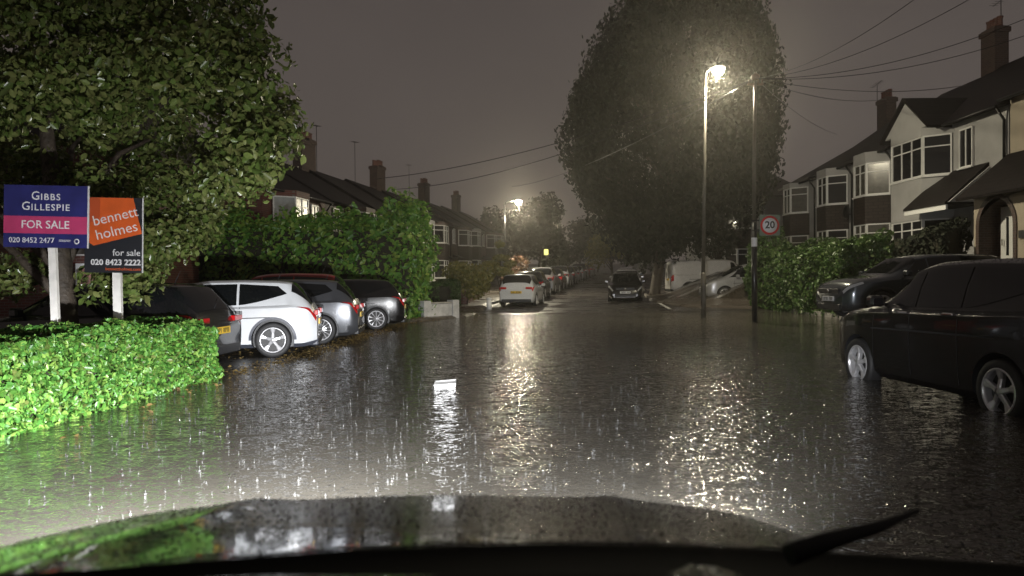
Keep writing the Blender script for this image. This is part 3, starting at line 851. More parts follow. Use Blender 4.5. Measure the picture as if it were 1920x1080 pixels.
    if detail:
        for side in (1, -1):
            for t in ((.365, .56) if kind != 'van' else (.68,)):
                mb = MB(); p = cs.S(t, 6.35, side)
                mb.box(p.x-.09, p.x+.09, min(p.y-side*.01, p.y+side*.035), max(p.y-side*.01, p.y+side*.035), p.z-.016, p.z+.016, bev=.01)
                mb.build('door_handle', M[paint] if paint != 'black_wet' else M['chrome'], root)
        mb = MB(); mb.tube([(X(.19), 0, H*.985), (X(.165), 0, H*.985+.22)], [.008, .003], 5); mb.build('antenna', M['trim'], root)
        if kind != 'van':
            mb = MB(); mb.tube([(X(.03), .0, H*.70), (X(.055), -.34, H*.80)], .008, 5); mb.build('rear_wiper', M['trim'], root)
    if rails:
        for side in (1, -1):
            mb = MB(); p0, p1, p2, p3 = [cs.S(t, 10.2, side) for t in (.15, .18, .5, .53)]
            mb.tube([p0, p1+Vector((0, 0, .035)), cs.S(.34, 10.2, side)+Vector((0, 0, .045)), p2+Vector((0, 0, .035)), p3], .014, 6)
            mb.build('roof_rail', M['chrome'], root)
    # wheels
    tm, rm = wheel_meshes(wr, rim)
    for t in (rt, ft):
        for side in (1, -1):
            w = link('wheel', tm, root); w.location = (X(t), side*(W/2-.115), wr)
            r_ = link('rim', rm, w)
            if side > 0: w.rotation_euler = (0, 0, math.pi)
    return root
def heading_from(dx, dy): return math.atan2(dy, dx)
# ------------------------------------------------------------------ street lamps, with their light
def street_lamp(x, y, zb, h, arm, label, power, base_r=0.085, col='polemetal', lean=(0,0), black=False):
    root = empty('street_lamp', (x, y, zb), 0, label, 'street lamp', 'street lamps')
    mb = MB(); ax, ay = arm
    lx, ly = lean
    mb.tube([(0,0,-.4),(0,0,1.5),(0,0,1.52)], [base_r, base_r, base_r*.8], 14)
    mb.tube([(0,0,1.52),(lx*.5,ly*.5,h*.55),(lx,ly,h-.15)], [base_r*.78, base_r*.62, base_r*.45], 12)
    mb.box(-.05,.05,-base_r-.006,-base_r+.02,.5,1.1)
    mb.build('column', M[col], root)
    mb = MB(); mb.tube([(lx,ly,h-.2),(lx+ax*.15,ly+ay*.15,h-.02),(lx+ax,ly+ay,h+.05)], [.035,.032,.03], 8); mb.build('arm', M[col], root)
    u = Vector((ax, ay, 0)).normalized(); rz = math.atan2(u.y, u.x)
    mb = MB(); mb.box(-.05,.46,-.15,.15,0.03,.10,bev=.03)
    hd = mb.build('lantern', M[col], root); hd.location = (lx+ax, ly+ay, h); hd.rotation_euler = (0, 0, rz)
    mb = MB(); mb.lathe([(.001,-.20),(.10,-.18),(.18,-.10),(.20,.0),(.19,.03)], 20, 'z', (.24,0,0))
    ln = mb.build('lamp_lens', mat('lamp_glow', (1,.9,.7), .3, emit=(1,.90,.66), estr=150), hd, fix=False)
    ln.visible_shadow = True
    ld = bpy.data.lights.new('street_lamp_light', 'POINT'); ld.energy = power; ld.color = (1.0, .90, .66); ld.shadow_soft_size = 0.08
    lo = bpy.data.objects.new('lamp_light', ld); COL.objects.link(lo); lo.parent = root
    p = Vector((lx+ax, ly+ay, h)) + Vector((u.x*.24, u.y*.24, -.30)); lo.location = p
    sd = bpy.data.lights.new('street_lamp_spot', 'SPOT'); sd.energy = power*1.3; sd.color = (1.0, .90, .66); sd.shadow_soft_size = 0.08; sd.spot_size = R(158); sd.spot_blend = .6
    so = bpy.data.objects.new('lamp_spot', sd); COL.objects.link(so); so.parent = root; so.location = p
    return root
pl = at(1347, 140, 25.0)
bp = at(1319, 592, 25.0)
LAMP1 = street_lamp(bp.x, bp.y, 0.0, pl.z+.12, (0.16, -0.10), 'tall galvanised lamp post standing in flood water, its bright lamp lit before the big tree', 1050, lean=(.12, 0))
p2 = at(947, 500, 46); street_lamp(p2.x, 46, zground(p2.x, 46), at(975, 378, 46).z - zground(p2.x, 46), (0.62, -.1), 'dark lamp post behind the small white car, its short arm reaching right', 1250, col='poleblack')
p3 = at(1046, 480, 88); street_lamp(p3.x, 88, zground(p3.x, 88), at(1040, 418, 88).z - zground(p3.x, 88), (-0.5, -.2), 'distant pale lamp post with a dimmer lamp far up the street', 500)

# ------------------------------------------------------------------ 20 sign on the telegraph pole
g20 = gnd(1415, 604, 0.0)
root = empty('telegraph_pole', (g20.x, g20.y, 0), 0, 'slim pole in the water with black sleeved foot, carrying a round 20 speed limit sign', 'pole')
zt = at(1420, 135, g20.y).z
mb = MB(); mb.tube([(0,0,-.4),(0,0,3.0)], .085, 14); mb.build('sleeve', M['poleblack'], root)
mb = MB(); mb.tube([(0,0,3.0),(.02,0,5.5),(.06,0,zt)], [.060,.05,.045], 12); mb.build('shaft', M['polemetal'], root)
mb = MB(); mb.lathe([(.05,zt-.25),(.13,zt-.2),(.13,zt-.1),(.05,zt-.05)], 16, 'z', (.06,0,0)); mb.box(-.18,.30,-.03,.03,zt-.4,zt-.34)
for xx in (-.14, .02, .14, .26): mb.tube([(xx,0,zt-.34),(xx,0,zt-.22)], .02, 6)
mb.build('wire_ring', M['wood'], root)
sc_ = at(1441, 423, g20.y); sx, sz = sc_.x-g20.x, sc_.z
mb = MB(); hw = .31
mb.box(sx-hw, sx+hw, -.115, -.10, sz-hw, sz+hw, bev=.004)
sg = mb.build('speed_limit_sign', mat('sign_grey_green', (.20,.25,.20), .4), root)
mb = MB(); mb.lathe([(.001,-.118),(.285,-.118),(.285,-.115)], 40, 'y', (sx,0,sz)); mb.build('red_ring', mat('sign_red', (.75,.035,.04), .35), sg)
mb = MB(); mb.lathe([(.001,-.122),(.222,-.122),(.222,-.118)], 40, 'y', (sx,0,sz)); mb.build('white_disc', mat('sign_white', (.92,.93,.95), .35), sg)
lettering('20', .30, M['ink'], sg, sx, sz+.005, -.124, bold=.006)
for zz in (sz-.15, sz+.15):
    mb = MB(); mb.box(-.10, .16, -.10, -.07, zz-.02, zz+.02); mb.build('bracket', M['trim'], root)
mb = MB(); mb.lathe([(.088, sz-hw-.32),(.089, sz-hw-.05)], 14, 'z'); mb.build('white_band', M['plate_w'], root)

# ------------------------------------------------------------------ estate agents' boards
navy = mat('board_navy', (.018,.02,.11), .4, var=.25, vscale=5); pink = mat('board_pink', (.40,.04,.12), .4, var=.15, vscale=5); wht = mat('board_white', (.62,.62,.62), .4)
orange = mat('board_orange', (.60,.10,.018), .4, var=.15, vscale=5); blk = mat('board_black', (.015,.016,.02), .4); orangedark = mat('board_brown_orange', (.42,.07,.02), .4)
def facing(p): return math.atan2(p.x, p.y) * -1.0
def board_root(px, py, d, rz, label, sc):
    p = at(px, py, d); r = empty('for_sale_sign', (p.x, p.y, zground(p.x, p.y)), rz, label, 'sign', 'for sale boards'); r.scale = (sc,)*3; return r, p
# left board
r1, p = board_root(86, 406, 8.0, R(1), 'blue landscape board with pink for sale band on a white post in the hedge', 1.11)
H0 = (p.z - r1.location.z)/1.11
mb = MB(); mb.prism([(.045,-.2),(.115,-.2),(.07,H0-.2),(.0,H0-.2)], .02, .06); mb.build('post', M['post'], r1)
W_, H_ = .80, .60
t = Matrix.Translation((0, 0, H0)) @ Matrix.Rotation(R(1.6), 4, 'Y')
mb = MB(); mb.box(-W_/2, W_/2, -.004, .012, -H_/2, H_/2); bd = mb.build('board', navy, r1); bd.matrix_local = t
mb = MB(); mb.box(-W_/2+.001, W_/2-.001, -.006, -.004, -.165, .002); mb.build('pink_band', pink, bd)
mb = MB(); mb.box(W_/2, W_/2+.008, -.006, .014, -H_/2, H_/2); mb.build('board_edge', wht, bd)
def smallcaps(word, x, z, big, small, par, m):
    # first letter larger, as on the board
    me = text_mesh(word[0], big, 'LEFT', bold=.0006); me.materials.clear(); me.materials.append(m)
    w0 = max((v.co.x for v in me.vertices), default=.05)
    me2 = text_mesh(word[1:], small, 'LEFT', spacing=1.22, bold=.0006); me2.materials.clear(); me2.materials.append(m)
    w1 = max(v.co.x for v in me2.vertices); s0 = x-(w0+w1+.012)/2
    for mm, xx, dz in ((me, s0, 0), (me2, s0+w0+.012, -(big-small)*.36)):
        o = link('lettering', mm, par); o.matrix_local = Matrix.Translation((xx, -.007, z+dz)) @ Matrix.Rotation(R(90), 4, 'X')
smallcaps('GIBBS', .0, .195, .115, .088, bd, wht)
smallcaps('GILLESPIE', .0, .095, .115, .088, bd, wht)
lettering('FOR SALE', .108, wht, bd, .0, -.082, -.009, bold=.0005)
lettering('020 8452 2477', .072, wht, bd, -.13, -.232, -.007)
mb = MB(); mb.lathe([(.016,-.008),(.026,-.008),(.026,-.004),(.016,-.004),(.016,-.008)], 20, 'y', (.30,0,-.235))
for k in range(3): mb.box(.13+k*.0, .24, -.007, -.0045, -.232-.008*k+.008, -.229-.008*k+.008)
mb.build('emblem', wht, bd)
# right board
r2, p = board_root(213, 441, 9.1, R(4), 'black portrait board with tilted orange square, on a white post, half behind the blue board', 1.13)
H0 = (p.z - r2.location.z)/1.13; W_, H_ = .60, .81
mb = MB(); mb.prism([(-.02,-.2),(.065,-.2),(.055,H0-.3),(-.03,H0-.3)], .02, .07); mb.build('post', M['post'], r2)
t = Matrix.Translation((0, 0, H0)) @ Matrix.Rotation(R(1.2), 4, 'Y')
mb = MB(); mb.box(-W_/2, W_/2, -.004, .012, -H_/2, H_/2); bd = mb.build('board', blk, r2); bd.matrix_local = t
mb = MB(); mb.box(W_/2, W_/2+.008, -.006, .014, -H_/2, H_/2); mb.build('board_edge', wht, bd)
mb = MB(); poly = [(-.298,.402),(.205,.402),(.298,.02),(-.205,-.115),(-.298,-.05)]; mb.prism(poly, -.0065, -.004); mb.build('orange_panel', orange, bd)
mb = MB(); mb.prism([(-.296,.400),(-.14,.400),(-.14,.16),(-.296,.12)], -.0075, -.0065); mb.build('orange_shade_panel', orangedark, bd)
lettering('bennett', .155, wht, bd, .02, .20, -.009, rot=R(14), bold=-.0006)
lettering('holmes', .155, wht, bd, .035, .045, -.009, rot=R(14), bold=-.0006)
lettering('for sale', .098, wht, bd, .285, -.190, -.006, align='RIGHT')
lettering('020 8423 2222', .086, wht, bd, .288, -.295, -.006, align='RIGHT', bold=.0022)
lettering('bennettholmes.com', .046, orange, bd, .288, -.365, -.006, align='RIGHT')

# ------------------------------------------------------------------ hedges and shrubs
zg = zground
path_hedge('hedge', [(-5.15, 2.6), (-4.95, 6.5), (-4.62, 10.45)], 1.05, 0.92, zg, 80000, .056, LG['hedge'], 'long clipped bright green hedge at the water edge under the for sale boards', 'hedge', seed=3, lump=.07, depth=.13, topvar=.07)
path_hedge('hedge', [(-2.95, 25.4), (-9, 26.2), (-22, 27)], 2.3, 3.25, zg, 30000, .17, LG['shrub'], 'tall overgrown green hedge behind the row of parked cars', 'hedge', seed=4, lump=.28, depth=.35, topvar=.10)
path_hedge('hedge', [(-4.9, 29.3), (-2.9, 29.6), (-2.75, 33.0)], .95, 1.1, zg, 7000, .08, LG['hedge_dark'], 'low rounded box hedge behind the garden wall by the street mouth', 'hedge', seed=5, lump=.05)
path_hedge('hedge', [(10.95, 32.6), (11.3, 29.0), (11.45, 26.0), (11.3, 23.9)], 1.5, 2.3, zg, 26000, .12, LG['hedge_mid'], 'broad green hedge along the kerb behind the 20 sign', 'hedge', seed=6, lump=.16, depth=.25)
path_hedge('hedge', [(12.9, 27.8), (13.6, 24.8), (14.0, 23.5)], 1.0, 1.75, zg, 7000, .14, LG['dark'], 'dark garden hedge in front of the cream house', 'hedge', seed=8, lump=.12)

def shrub(px, py, d, w, h, n, size, m, label, seed, cat='shrub', trunk=.03):
    p = at(px, py, d); z0 = zground(p.x, p.y)
    r = np.random.default_rng(seed); bl = []
    for k in range(7):
        bl.append(((p.x + r.uniform(-.33, .33)*w, p.y + r.uniform(-.3, .3)*w, z0 + h*r.uniform(.3, .8)), (w*.27, w*.27, h*.26)))
    return blob_tree('shrub', (p.x, p.y, z0), bl, n, size, m, label, cat, trunk, True, None, seed, lump=.2, jitter=1.2)
shrub(876, 520, 34, 2.1, 1.9, 3200, .13, LG['yellow'], 'spiky yellow green shrub behind the low box hedge', 21)
shrub(966, 520, 47, 2.4, 2.2, 2400, .15, LG['brown'], 'reddish brown shrub to the right of the umbrella shaped small tree', 22)
shrub(1588, 590, 23.2, .55, .75, 500, .09, LG['yellow'], 'small yellow flowering weed at the end of the right kerb', 23, 'plant', .01)
p = at(938, 545, 36.5); z0 = zground(p.x, p.y)
bl = [((p.x+dx, p.y+dy, z0+hz), (rr, rr, .16)) for dx, dy, hz, rr in ((0,0,1.65,.55),(-.45,.1,1.95,.42),(.5,0,1.95,.35),(.05,.1,2.25,.42),(-.02,0,2.9,.25),(.2,-.2,1.5,.5))]
blob_tree('small_tree', (p.x, p.y, z0), bl, 2400, .12, LG['yellow'], 'small tree with tiered umbrella crown and thin stem left of the small white car', 'tree', .045, True, None, 31, lump=.1, jitter=.5)

# ------------------------------------------------------------------ the big overhanging tree, left
rng = np.random.default_rng(11)
edge = [(470,10),(455,60),(490,95),(500,150),(535,195),(520,235),(565,245),(540,285),(525,330),(470,340),(455,385),(430,425),(400,450),(350,455),(320,490),(290,520),(262,530),(60,505),(20,520)]
bl = []
for i, (px, py) in enumerate(edge):
    px = px-38-(30 if 280 < py < 460 else 0) if px > 200 else px
    d = 9.0 + rng.uniform(-.9, 1.4) + (1.9 if px < 400 else 0); q = at(px, py, d); bl.append((tuple(q), (.42+rng.uniform(-.1,.15),)*2+(.36,)))
for gx in range(-260, 470, 85):
    for gy in range(-260, 440, 75):
        lim = np.interp(gy, [-260, 0, 100, 200, 300, 400, 460], [330, 420, 455, 505, 505, 440, 330])
        if gx > lim-65: continue
        if gy > 330 and gx < 200 and gx > -100 and gy > 380: continue
        d = 9.6 + rng.uniform(-1.0, 2.4) + (1.8 if gy > 240 else 0); q = at(gx+rng.uniform(-25, 25), gy+rng.uniform(-25, 25), d)
        bl.append((tuple(q), (.54+rng.uniform(-.14,.2), .62, .42)))
tb = at(128, 560, 10.2)
blob_tree('broadleaf_tree', (tb.x, tb.y, zground(tb.x, tb.y)), bl, 74000, .088, LG['tree'], 'large leafy tree overhanging the for sale boards at the left', 'tree', .17, True, None, 11, shell=.25, lump=.22, jitter=.9, deep=True)

# ------------------------------------------------------------------ the huge dark tree across the flood
tx, ty = 8.05, 42.0
rng = np.random.default_rng(12); bl = [((9.4, 42.3, 10.2), (5.1, 4.6, 6.6)), ((9.6, 42.3, 13.2), (4.2, 3.9, 5.0))]
for px, py, r_ in ((1120,140,1.3),(1085,200,1.3),(1075,265,1.4),(1085,320,1.3),(1120,370,1.5),(1160,410,1.5),(1210,430,1.6),(1155,80,1.3),(1195,30,1.4),(1395,40,1.3),(1385,100,1.2),(1410,170,1.3),(1425,240,1.3),(1415,300,1.4),(1380,350,1.5),(1320,385,1.6),(1260,410,1.6),(1240,-20,1.6),(1330,-25,1.6),(1290,-60,1.8)):
    q = at(px+(22 if px < 1200 else 0), py, 42.0+rng.uniform(-1.0, 1.0)); bl.append((tuple(q), (r_, r_, r_*1.35)))
for k in range(16):
    a = rng.uniform(0, 6.28); z = rng.uniform(5, 15); rr = 4.6*math.sqrt(max(.05, 1-((z-10)/8.5)**2))
    bl.append(((9.2+rr*math.cos(a), 42.3+rr*math.sin(a), z), (1.3, 1.3, 1.9)))
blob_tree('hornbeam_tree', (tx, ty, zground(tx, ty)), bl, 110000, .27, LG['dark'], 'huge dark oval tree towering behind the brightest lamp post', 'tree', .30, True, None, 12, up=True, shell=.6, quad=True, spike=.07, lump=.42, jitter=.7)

# further trees up the street
def far_tree(px, py_top, d, w, seed, m='dark', base=None, label='', n=2600, size=.5, conif=False):
    q = at(px, py_top, d); z0 = zground(q.x, d); h = q.z - z0
    r = np.random.default_rng(seed); bl = []
    if conif:
        for k in range(6):
            f = k/5; bl.append(((q.x, d, z0+h*(.2+.75*f)), (w*.5*(1-f*.85), w*.5*(1-f*.85), h*.14)))
    else:
        for k in range(9):
            bl.append(((q.x+r.uniform(-.34,.34)*w, d+r.uniform(-.3,.3)*w, z0+h*r.uniform(.35,.82)), (w*.28, w*.28, h*.19)))
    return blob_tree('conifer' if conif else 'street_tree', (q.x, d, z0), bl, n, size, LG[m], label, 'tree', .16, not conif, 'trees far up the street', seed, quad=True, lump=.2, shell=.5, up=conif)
far_tree(1006, 352, 78, 5.0, 41, label='tall dark tree behind the second lamp post', n=4000, size=.45)
far_tree(1042, 392, 96, 4.2, 42, conif=True, label='dark pointed conifer behind the most distant lamp')
far_tree(955, 385, 82, 5.0, 43, label='dark tree left of the second lamp post, above the terrace roofs', n=3000)
far_tree(910, 398, 86, 4.5, 44, conif=True, label='pointed dark conifer rising over the left roofs')
far_tree(1085, 405, 110, 7.5, 45, label='dark rounded tree in the gap of sky left of the huge tree')
far_tree(1120, 415, 125, 9.0, 46, label='farthest dark tree closing the street')
far_tree(1148, 425, 80, 5.2, 47, 'yellow', label='yellow green tree lit by a lamp over the parked cars', n=2600, size=.32)
far_tree(1185, 418, 100, 8.0, 48, label='dark tree behind the yellow green one, beside the huge tree')
far_tree(868, 405, 100, 7.0, 49, label='dark tree above the far chimneys at the left')
far_tree(1235, 405, 92, 8.0, 50, label='dark tree behind the huge trunk')
far_tree(1065, 440, 140, 14, 51, label='low wide dark tree at the end of the street')
far_tree(1300, 400, 62, 6.0, 52, label='dark tree behind the white van')
far_tree(1342, 415, 46, 2.6, 53, label='thin dark garden tree between the white van and the pale house', n=1500, size=.2)

# ------------------------------------------------------------------ garden walls, bollard, float
def gwall(name, a, b, h, th, m, label, cap=True, cat='wall'):
    A, B = Vector((*a, 0)), Vector((*b, 0)); L_ = (B-A).length; rz = math.atan2((B-A).y, (B-A).x)
    z0 = min(zground(*a), zground(*b))
    r = empty(name, (A.x, A.y, z0), rz, label, cat)
    mb = MB(); mb.box(0, L_, -th/2, th/2, -.3, h); mb.build('wall_face', m, r)
    if cap: mb = MB(); mb.box(-.03, L_+.03, -th/2-.03, th/2+.03, h+.001, h+.06, bev=.012); mb.build('coping', M['concrete'], r)
    for k in (0, L_):
        mb = MB(); mb.box(k-.15, k+.15, -.15, .15, -.3, h+.12); mb.build('pier', m, r)
    return r
gwall('garden_wall', (-3.0, 25.6), (-2.1, 26.6), .42, .2, M['whitewall'], 'short low whitish garden wall beside the tall hedge at the street mouth')
gwall('garden_wall', (-2.2, 34.5), (-1.9, 40), .5, .2, M['brick'], 'low red brick garden wall left of the small white car')
gwall('garden_wall', (12.6, 38.5), (13.25, 27.4), 1.72, .22, M['brickdark'], 'dark retaining wall with pale coping above the right hedge')
p = at(917, 562, 32.5)
r = empty('bollard', (p.x, p.y, zground(p.x, p.y)), 0, 'short white post on the pavement left of the small white car', 'bollard')
mb = MB(); mb.tube([(0,0,-.1),(0,0,.42)], .11, 12); mb.build('shaft', M['plate_w'], r)
mb = MB(); mb.lathe([(.112,.42),(.125,.43),(.125,.47),(.08,.50),(.001,.51)], 12, 'z'); mb.build('cap', M['plate_w'], r)
p = gnd(835, 724, 0.0)
mb = MB(); mb.add([(-.13,-.09,0),(.12,-.10,0),(.14,.08,0),(-.10,.10,0),(-.15,-.10,.055),(.13,-.115,.06),(.15,.09,.075),(-.12,.11,.07),(-.12,-.075,.05),(.105,-.09,.052),(.125,.07,.06),(-.09,.09,.06)],
       [(3,2,1,0),(0,1,5,4),(1,2,6,5),(2,3,7,6),(3,0,4,7),(4,5,9,8),(5,6,10,9),(6,7,11,10),(7,4,8,11),(8,9,10,11)])
o = mb.build('floating_tray', mat('white_foam', (.82,.82,.82), .5, bump=.2, bscale=80)); o.location = (p.x, p.y, -.012); o.rotation_euler = (R(2), R(-3), R(8))
tag(o, 'white foam food tray floating alone on the flood water', 'tray')
# fallen leaves along the edge of the water
rng = np.random.default_rng(5); P = []
for k in range(2200):
    y = rng.uniform(9, 25); x = xleft(y) + rng.normal(-.05, .16) - (rng.random() < .3)*rng.uniform(0, 1.6)
    z = zground(x, y); P.append((x, y, max(z, 0)+.012))
for k in range(40):
    y = rng.uniform(5, 10.4); x = -4.02-.0*y + rng.exponential(.1) ; P.append((x, y, .008))
v, q = leaf_mesh(np.array(P), np.tile([0,0,1.0], (len(P),1)), .055, .6, .25, rng=rng)
o = npmesh('fallen_leaves', v, q, LG['fallen'], kind='stuff'); tag(o, 'wet fallen leaves lying along the edge of the flood by the parked cars', 'leaves')
# ------------------------------------------------------------------ houses
def window(par, x, y, z, w, h, cols=2, ang=0.0, transom=True, glass='pane', fr=.055, depth=.06):
    """(x,y,z) lower left corner; faces local -y, turned by ang about z"""
    T = Matrix.Translation((x, y, z)) @ Matrix.Rotation(ang, 4, 'Z')
    mb = MB(); d0, d1 = -depth, 0.0
    mb.box(0, w, d0, d1, 0, fr); mb.box(0, w, d0, d1, h-fr, h)
    mb.box(0, fr, d0, d1, fr, h-fr); mb.box(w-fr, w, d0, d1, fr, h-fr)
    for c in range(1, cols):
        cx = w*c/cols; mb.box(cx-fr*.6, cx+fr*.6, d0+.004, d1, fr, h-fr)
    if transom:
        for c in range(cols):
            a, b = w*c/cols+fr*.6, w*(c+1)/cols-fr*.6
            mb.box(max(a, fr), min(b, w-fr), d0+.008, d1, h*.70, h*.70+fr*.8)
    mb.box(-.04, w+.04, d0-.06, d1, -.05, -.002)
    f = mb.build('window', M['frame'], par); f.matrix_local = T
    mb = MB(); mb.box(fr, w-fr, -.03, -.015, fr, h-fr); mb.build('pane', M[glass], f)
    return f
def canted_bay(root, x0, x1, proj, z0, z1, hz0, hz1, wallm, win1, win2, glass='pane', gable=None, roofm='tile', hung='hungtile'):
    """two storey bay: ground windows, hung tiles or render between, first floor windows"""
    c = proj*.85
    poly = [(x0, .02), (x0+c, -proj), (x1-c, -proj), (x1, .02)]
    def ring(za, zb, m, name, grow=0.0):
        P = [(x0-grow, .02), (x0+c-grow*.4, -proj-grow), (x1-c+grow*.4, -proj-grow), (x1+grow, .02)]
        mb = MB(); mb.prism(P, za, zb, axis='z'); return mb.build(name, M[m], root)
    ring(z0-.3, win1[0], wallm, 'bay_wall'); ring(win1[0]+win1[1], win2[0], hung, 'hung_tiles', .03); ring(win2[0]+win2[1], z1, wallm, 'bay_head', .03)
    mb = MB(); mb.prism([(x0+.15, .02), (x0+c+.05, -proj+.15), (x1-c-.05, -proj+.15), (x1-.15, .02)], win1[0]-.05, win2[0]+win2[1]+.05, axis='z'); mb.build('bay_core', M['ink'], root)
    for zz, hh in (win1, win2):
        fw = (x1-x0)-2*c; sl = math.hypot(c, proj)
        window(root, x0+c, -proj+.06, zz, fw, hh, 3 if fw > 1.5 else 2, 0, glass=glass)
        a = math.atan2(proj, c)
        window(root, x0+.05, -.02, zz, sl-.06, hh, 1, -a, glass=glass, transom=False if glass == 'curtain' else True)
        window(root, x1-c+.0, -proj+.05, zz, sl-.06, hh, 1, a, glass=glass)
    if gable:
        zg_ = gable; mb = MB(); mx = (x0+x1)/2
        mb.prism([(x0+.15, z1), (x1-.15, z1), (mx, zg_)], -proj-.02, -proj+.12); mb.build('bay_gable', M['render'], root)
        mb = MB()
        for s, xe in ((-1, x0), (1, x1)):
            mb.add([(xe-.0*s, -proj-.15, z1-.12), (mx, -proj-.15, zg_+.08), (mx, 2.2, zg_+.08), (xe, 2.2, z1-.12),
                    (xe, -proj-.15, z1-.02), (mx, -proj-.15, zg_+.18), (mx, 2.2, zg_+.18), (xe, 2.2, z1-.02)],
                   [(0,1,2,3),(7,6,5,4),(0,4,5,1),(1,5,6,2),(2,6,7,3),(3,7,4,0)])
        mb.build('bay_roof', M[roofm], root)
def chimney(par, x, y, z, w=.9, d=.55, h=1.6, pots=3, m='brickdark'):
    mb = MB(); mb.box(x-w/2, x+w/2, y-d/2, y+d/2, z-1.2, z+h); mb.box(x-w/2-.06, x+w/2+.06, y-d/2-.06, y+d/2+.06, z+h-.25, z+h-.05)
    c = mb.build('chimney', M[m], par)
    for k in range(pots):
        px_ = x-w/2+w*(k+.5)/pots
        mb = MB(); mb.lathe([(.11, z+h), (.095, z+h+.32), (.12, z+h+.34), (.12, z+h+.4), (.07, z+h+.4), (.07, z+h+.2)], 10, 'z', (px_, y, 0)); mb.build('chimney_pot', M['brick'], c)
def aerial(par, x, y, z, h=1.4):
    mb = MB(); mb.tube([(x, y, z-1.6), (x, y, z+h)], .018, 5); mb.tube([(x-.5, y, z+h-.05), (x+.5, y, z+h+.08)], .012, 5)
    for k in range(6): mb.tube([(x-.45+.17*k, y-.18, z+h-.03+.02*k), (x-.45+.17*k, y+.18, z+h-.03+.02*k)], .007, 4)
    mb.build('aerial', M['darkpipe'], par)
def house(label, loc, rz, w, eave, ridge, depth=8.0, wall='render', lower=None, bay=None, gable=None, hip=(0,0), chim=(), aer=(), glass='pane', door=None, small=None, pipe=True, group='houses', hung='hungtile', wz=(.8,1.35,3.35,1.35), base=1.2, sideclad=None):
    root = empty('house', loc, rz, label, 'house', group)
    mb = MB(); mb.box(.0, w-.01, .02, depth, -base, eave); mb.build('wall', M[wall], root)
    ov = .35; sl = (ridge-eave)/(depth/2); ez = eave-sl*ov*.0
    h0, h1 = hip
    mb = MB(); y0, y1, ym = -ov, depth+ov, depth/2
    a = [(-.03-h0*0, y0, ez-.05), (w+.03, y0, ez-.05), (w+.03, y1, ez-.05), (-.03, y1, ez-.05)]
    r0, r1 = (-.03+h0, ym, ridge), (w+.03-h1, ym, ridge)
    mb.add(a+[r0, r1], [(0,1,5,4), (2,3,4,5), (0,4,3), (1,2,5), (3,2,1,0)])
    rf = mb.build('roof', M['tile'], root)
    for c in chim: chimney(rf, c, ym+.0, ridge, pots=4)
    for c in aer: aerial(rf, c, ym, ridge+1.2)
    mb = MB(); mb.tube([(0, -ov-.02, ez-.1), (w, -ov-.02, ez-.1)], .055, 8); mb.build('gutter', M['darkpipe'], root)
    if pipe: mb = MB(); mb.tube([(w-.1, -ov, ez-.1), (w-.12, -.06, ez-.5), (w-.12, -.06, -.5)], .045, 8); mb.build('downpipe', M['darkpipe'], root)
    if bay: canted_bay(root, bay[0], bay[1], .75, 0, eave-.05, 0, 0, wall, (wz[0], wz[1]), (wz[2], wz[3]), glass, gable, hung=hung)
    if small: window(root, small, .0, wz[2]+.1, .75, wz[3]-.1, 2, transom=False, glass=glass)
    if door is not None:
        mb = MB(); mb.box(door, door+1.0, -.06, .0, .05, 2.15); d = mb.build('door', M['wood'], root)
        mb = MB(); mb.box(door+.25, door+.75, -.075, -.06, 1.3, 1.95); mb.build('door_pane', M['pane'], d)
        mb = MB(); mb.prism([(-.7, 2.3), (-.0, 2.55), (.0, 2.3)], door-.2, door+1.2, axis='x'); mb.build('porch_roof', M['tile'], root)
    return root

HZ = 1.40
RZ = R(-90)
# right hand row (local x runs towards the camera); origin at the far end of each
def RH(y_far, y_near, **k):
    return house(loc=(15.6, y_far, HZ), rz=RZ, w=y_far-y_near, **k)
h_gable = RH(30.4, 23.45, label='white rendered house with a pointed gable over its bay and a slanting red porch roof', eave=5.35, ridge=8.3, bay=(.6, 4.0), gable=6.45, hung='render', small=4.45, aer=(.5,), chim=(.1,), wz=(.75,1.25,3.55,1.45))
mb = MB(); mb.prism([(-1.45, 2.35), (-.0, 3.65), (-.0, 2.3), (-1.45, 2.28)], 3.4, 6.0, axis='x'); mb.build('porch_roof', M['tile'], h_gable)
mb = MB(); mb.prism([(-1.35, 2.36), (-.02, 3.5), (-.02, 2.36)], 6.0, 6.08, axis='x'); mb.build('porch_cheek', M['render'], h_gable)
mb = MB(); mb.box(3.42, 6.0, -1.42, -1.36, 2.12, 2.28); mb.build('fascia', M['frame'], h_gable)
h3 = RH(34.0, 30.4, label='terraced house with hung tile bay next to the white gabled house', eave=5.2, ridge=8.2, bay=(1.0, 3.3), small=.15, aer=(), chim=(), door=None, glass='curtaindim')
h4 = RH(38.2, 34.0, label='terraced house with satellite dish and hung tile bay, third along the right row', eave=5.1, ridge=8.0, bay=(1.3, 3.6), small=.3, chim=(), pipe=True)
mb = MB(); mb.lathe([(.001,-.42),(.18,-.38),(.33,-.28),(.335,-.27),(.18,-.36),(.001,-.40)], 18, 'y', (4.0,0,2.9)); mb.tube([(4.0,-.0,2.75),(4.0,-.36,2.9)], .02, 5); mb.build('satellite_dish', M['darkpipe'], h4)
h5 = RH(42.6, 38.2, label='hipped end house of the right row, farthest from the camera', glass='curtaindim', eave=5.0, ridge=7.6, bay=(1.2, 3.4), hip=(2.6, 0), chim=(3.6,), aer=(2.6,), small=None)
h6 = house(label='pale house facing the flood beyond the end of the right row', loc=(13.2, 48.5, 1.1), rz=0, w=6.4, eave=5.6, ridge=7.6, bay=(.6, 3.2), wall='render', chim=(), hip=(1.5, 1.5), group='houses', pipe=False, wz=(.8,1.3,3.4,1.2))
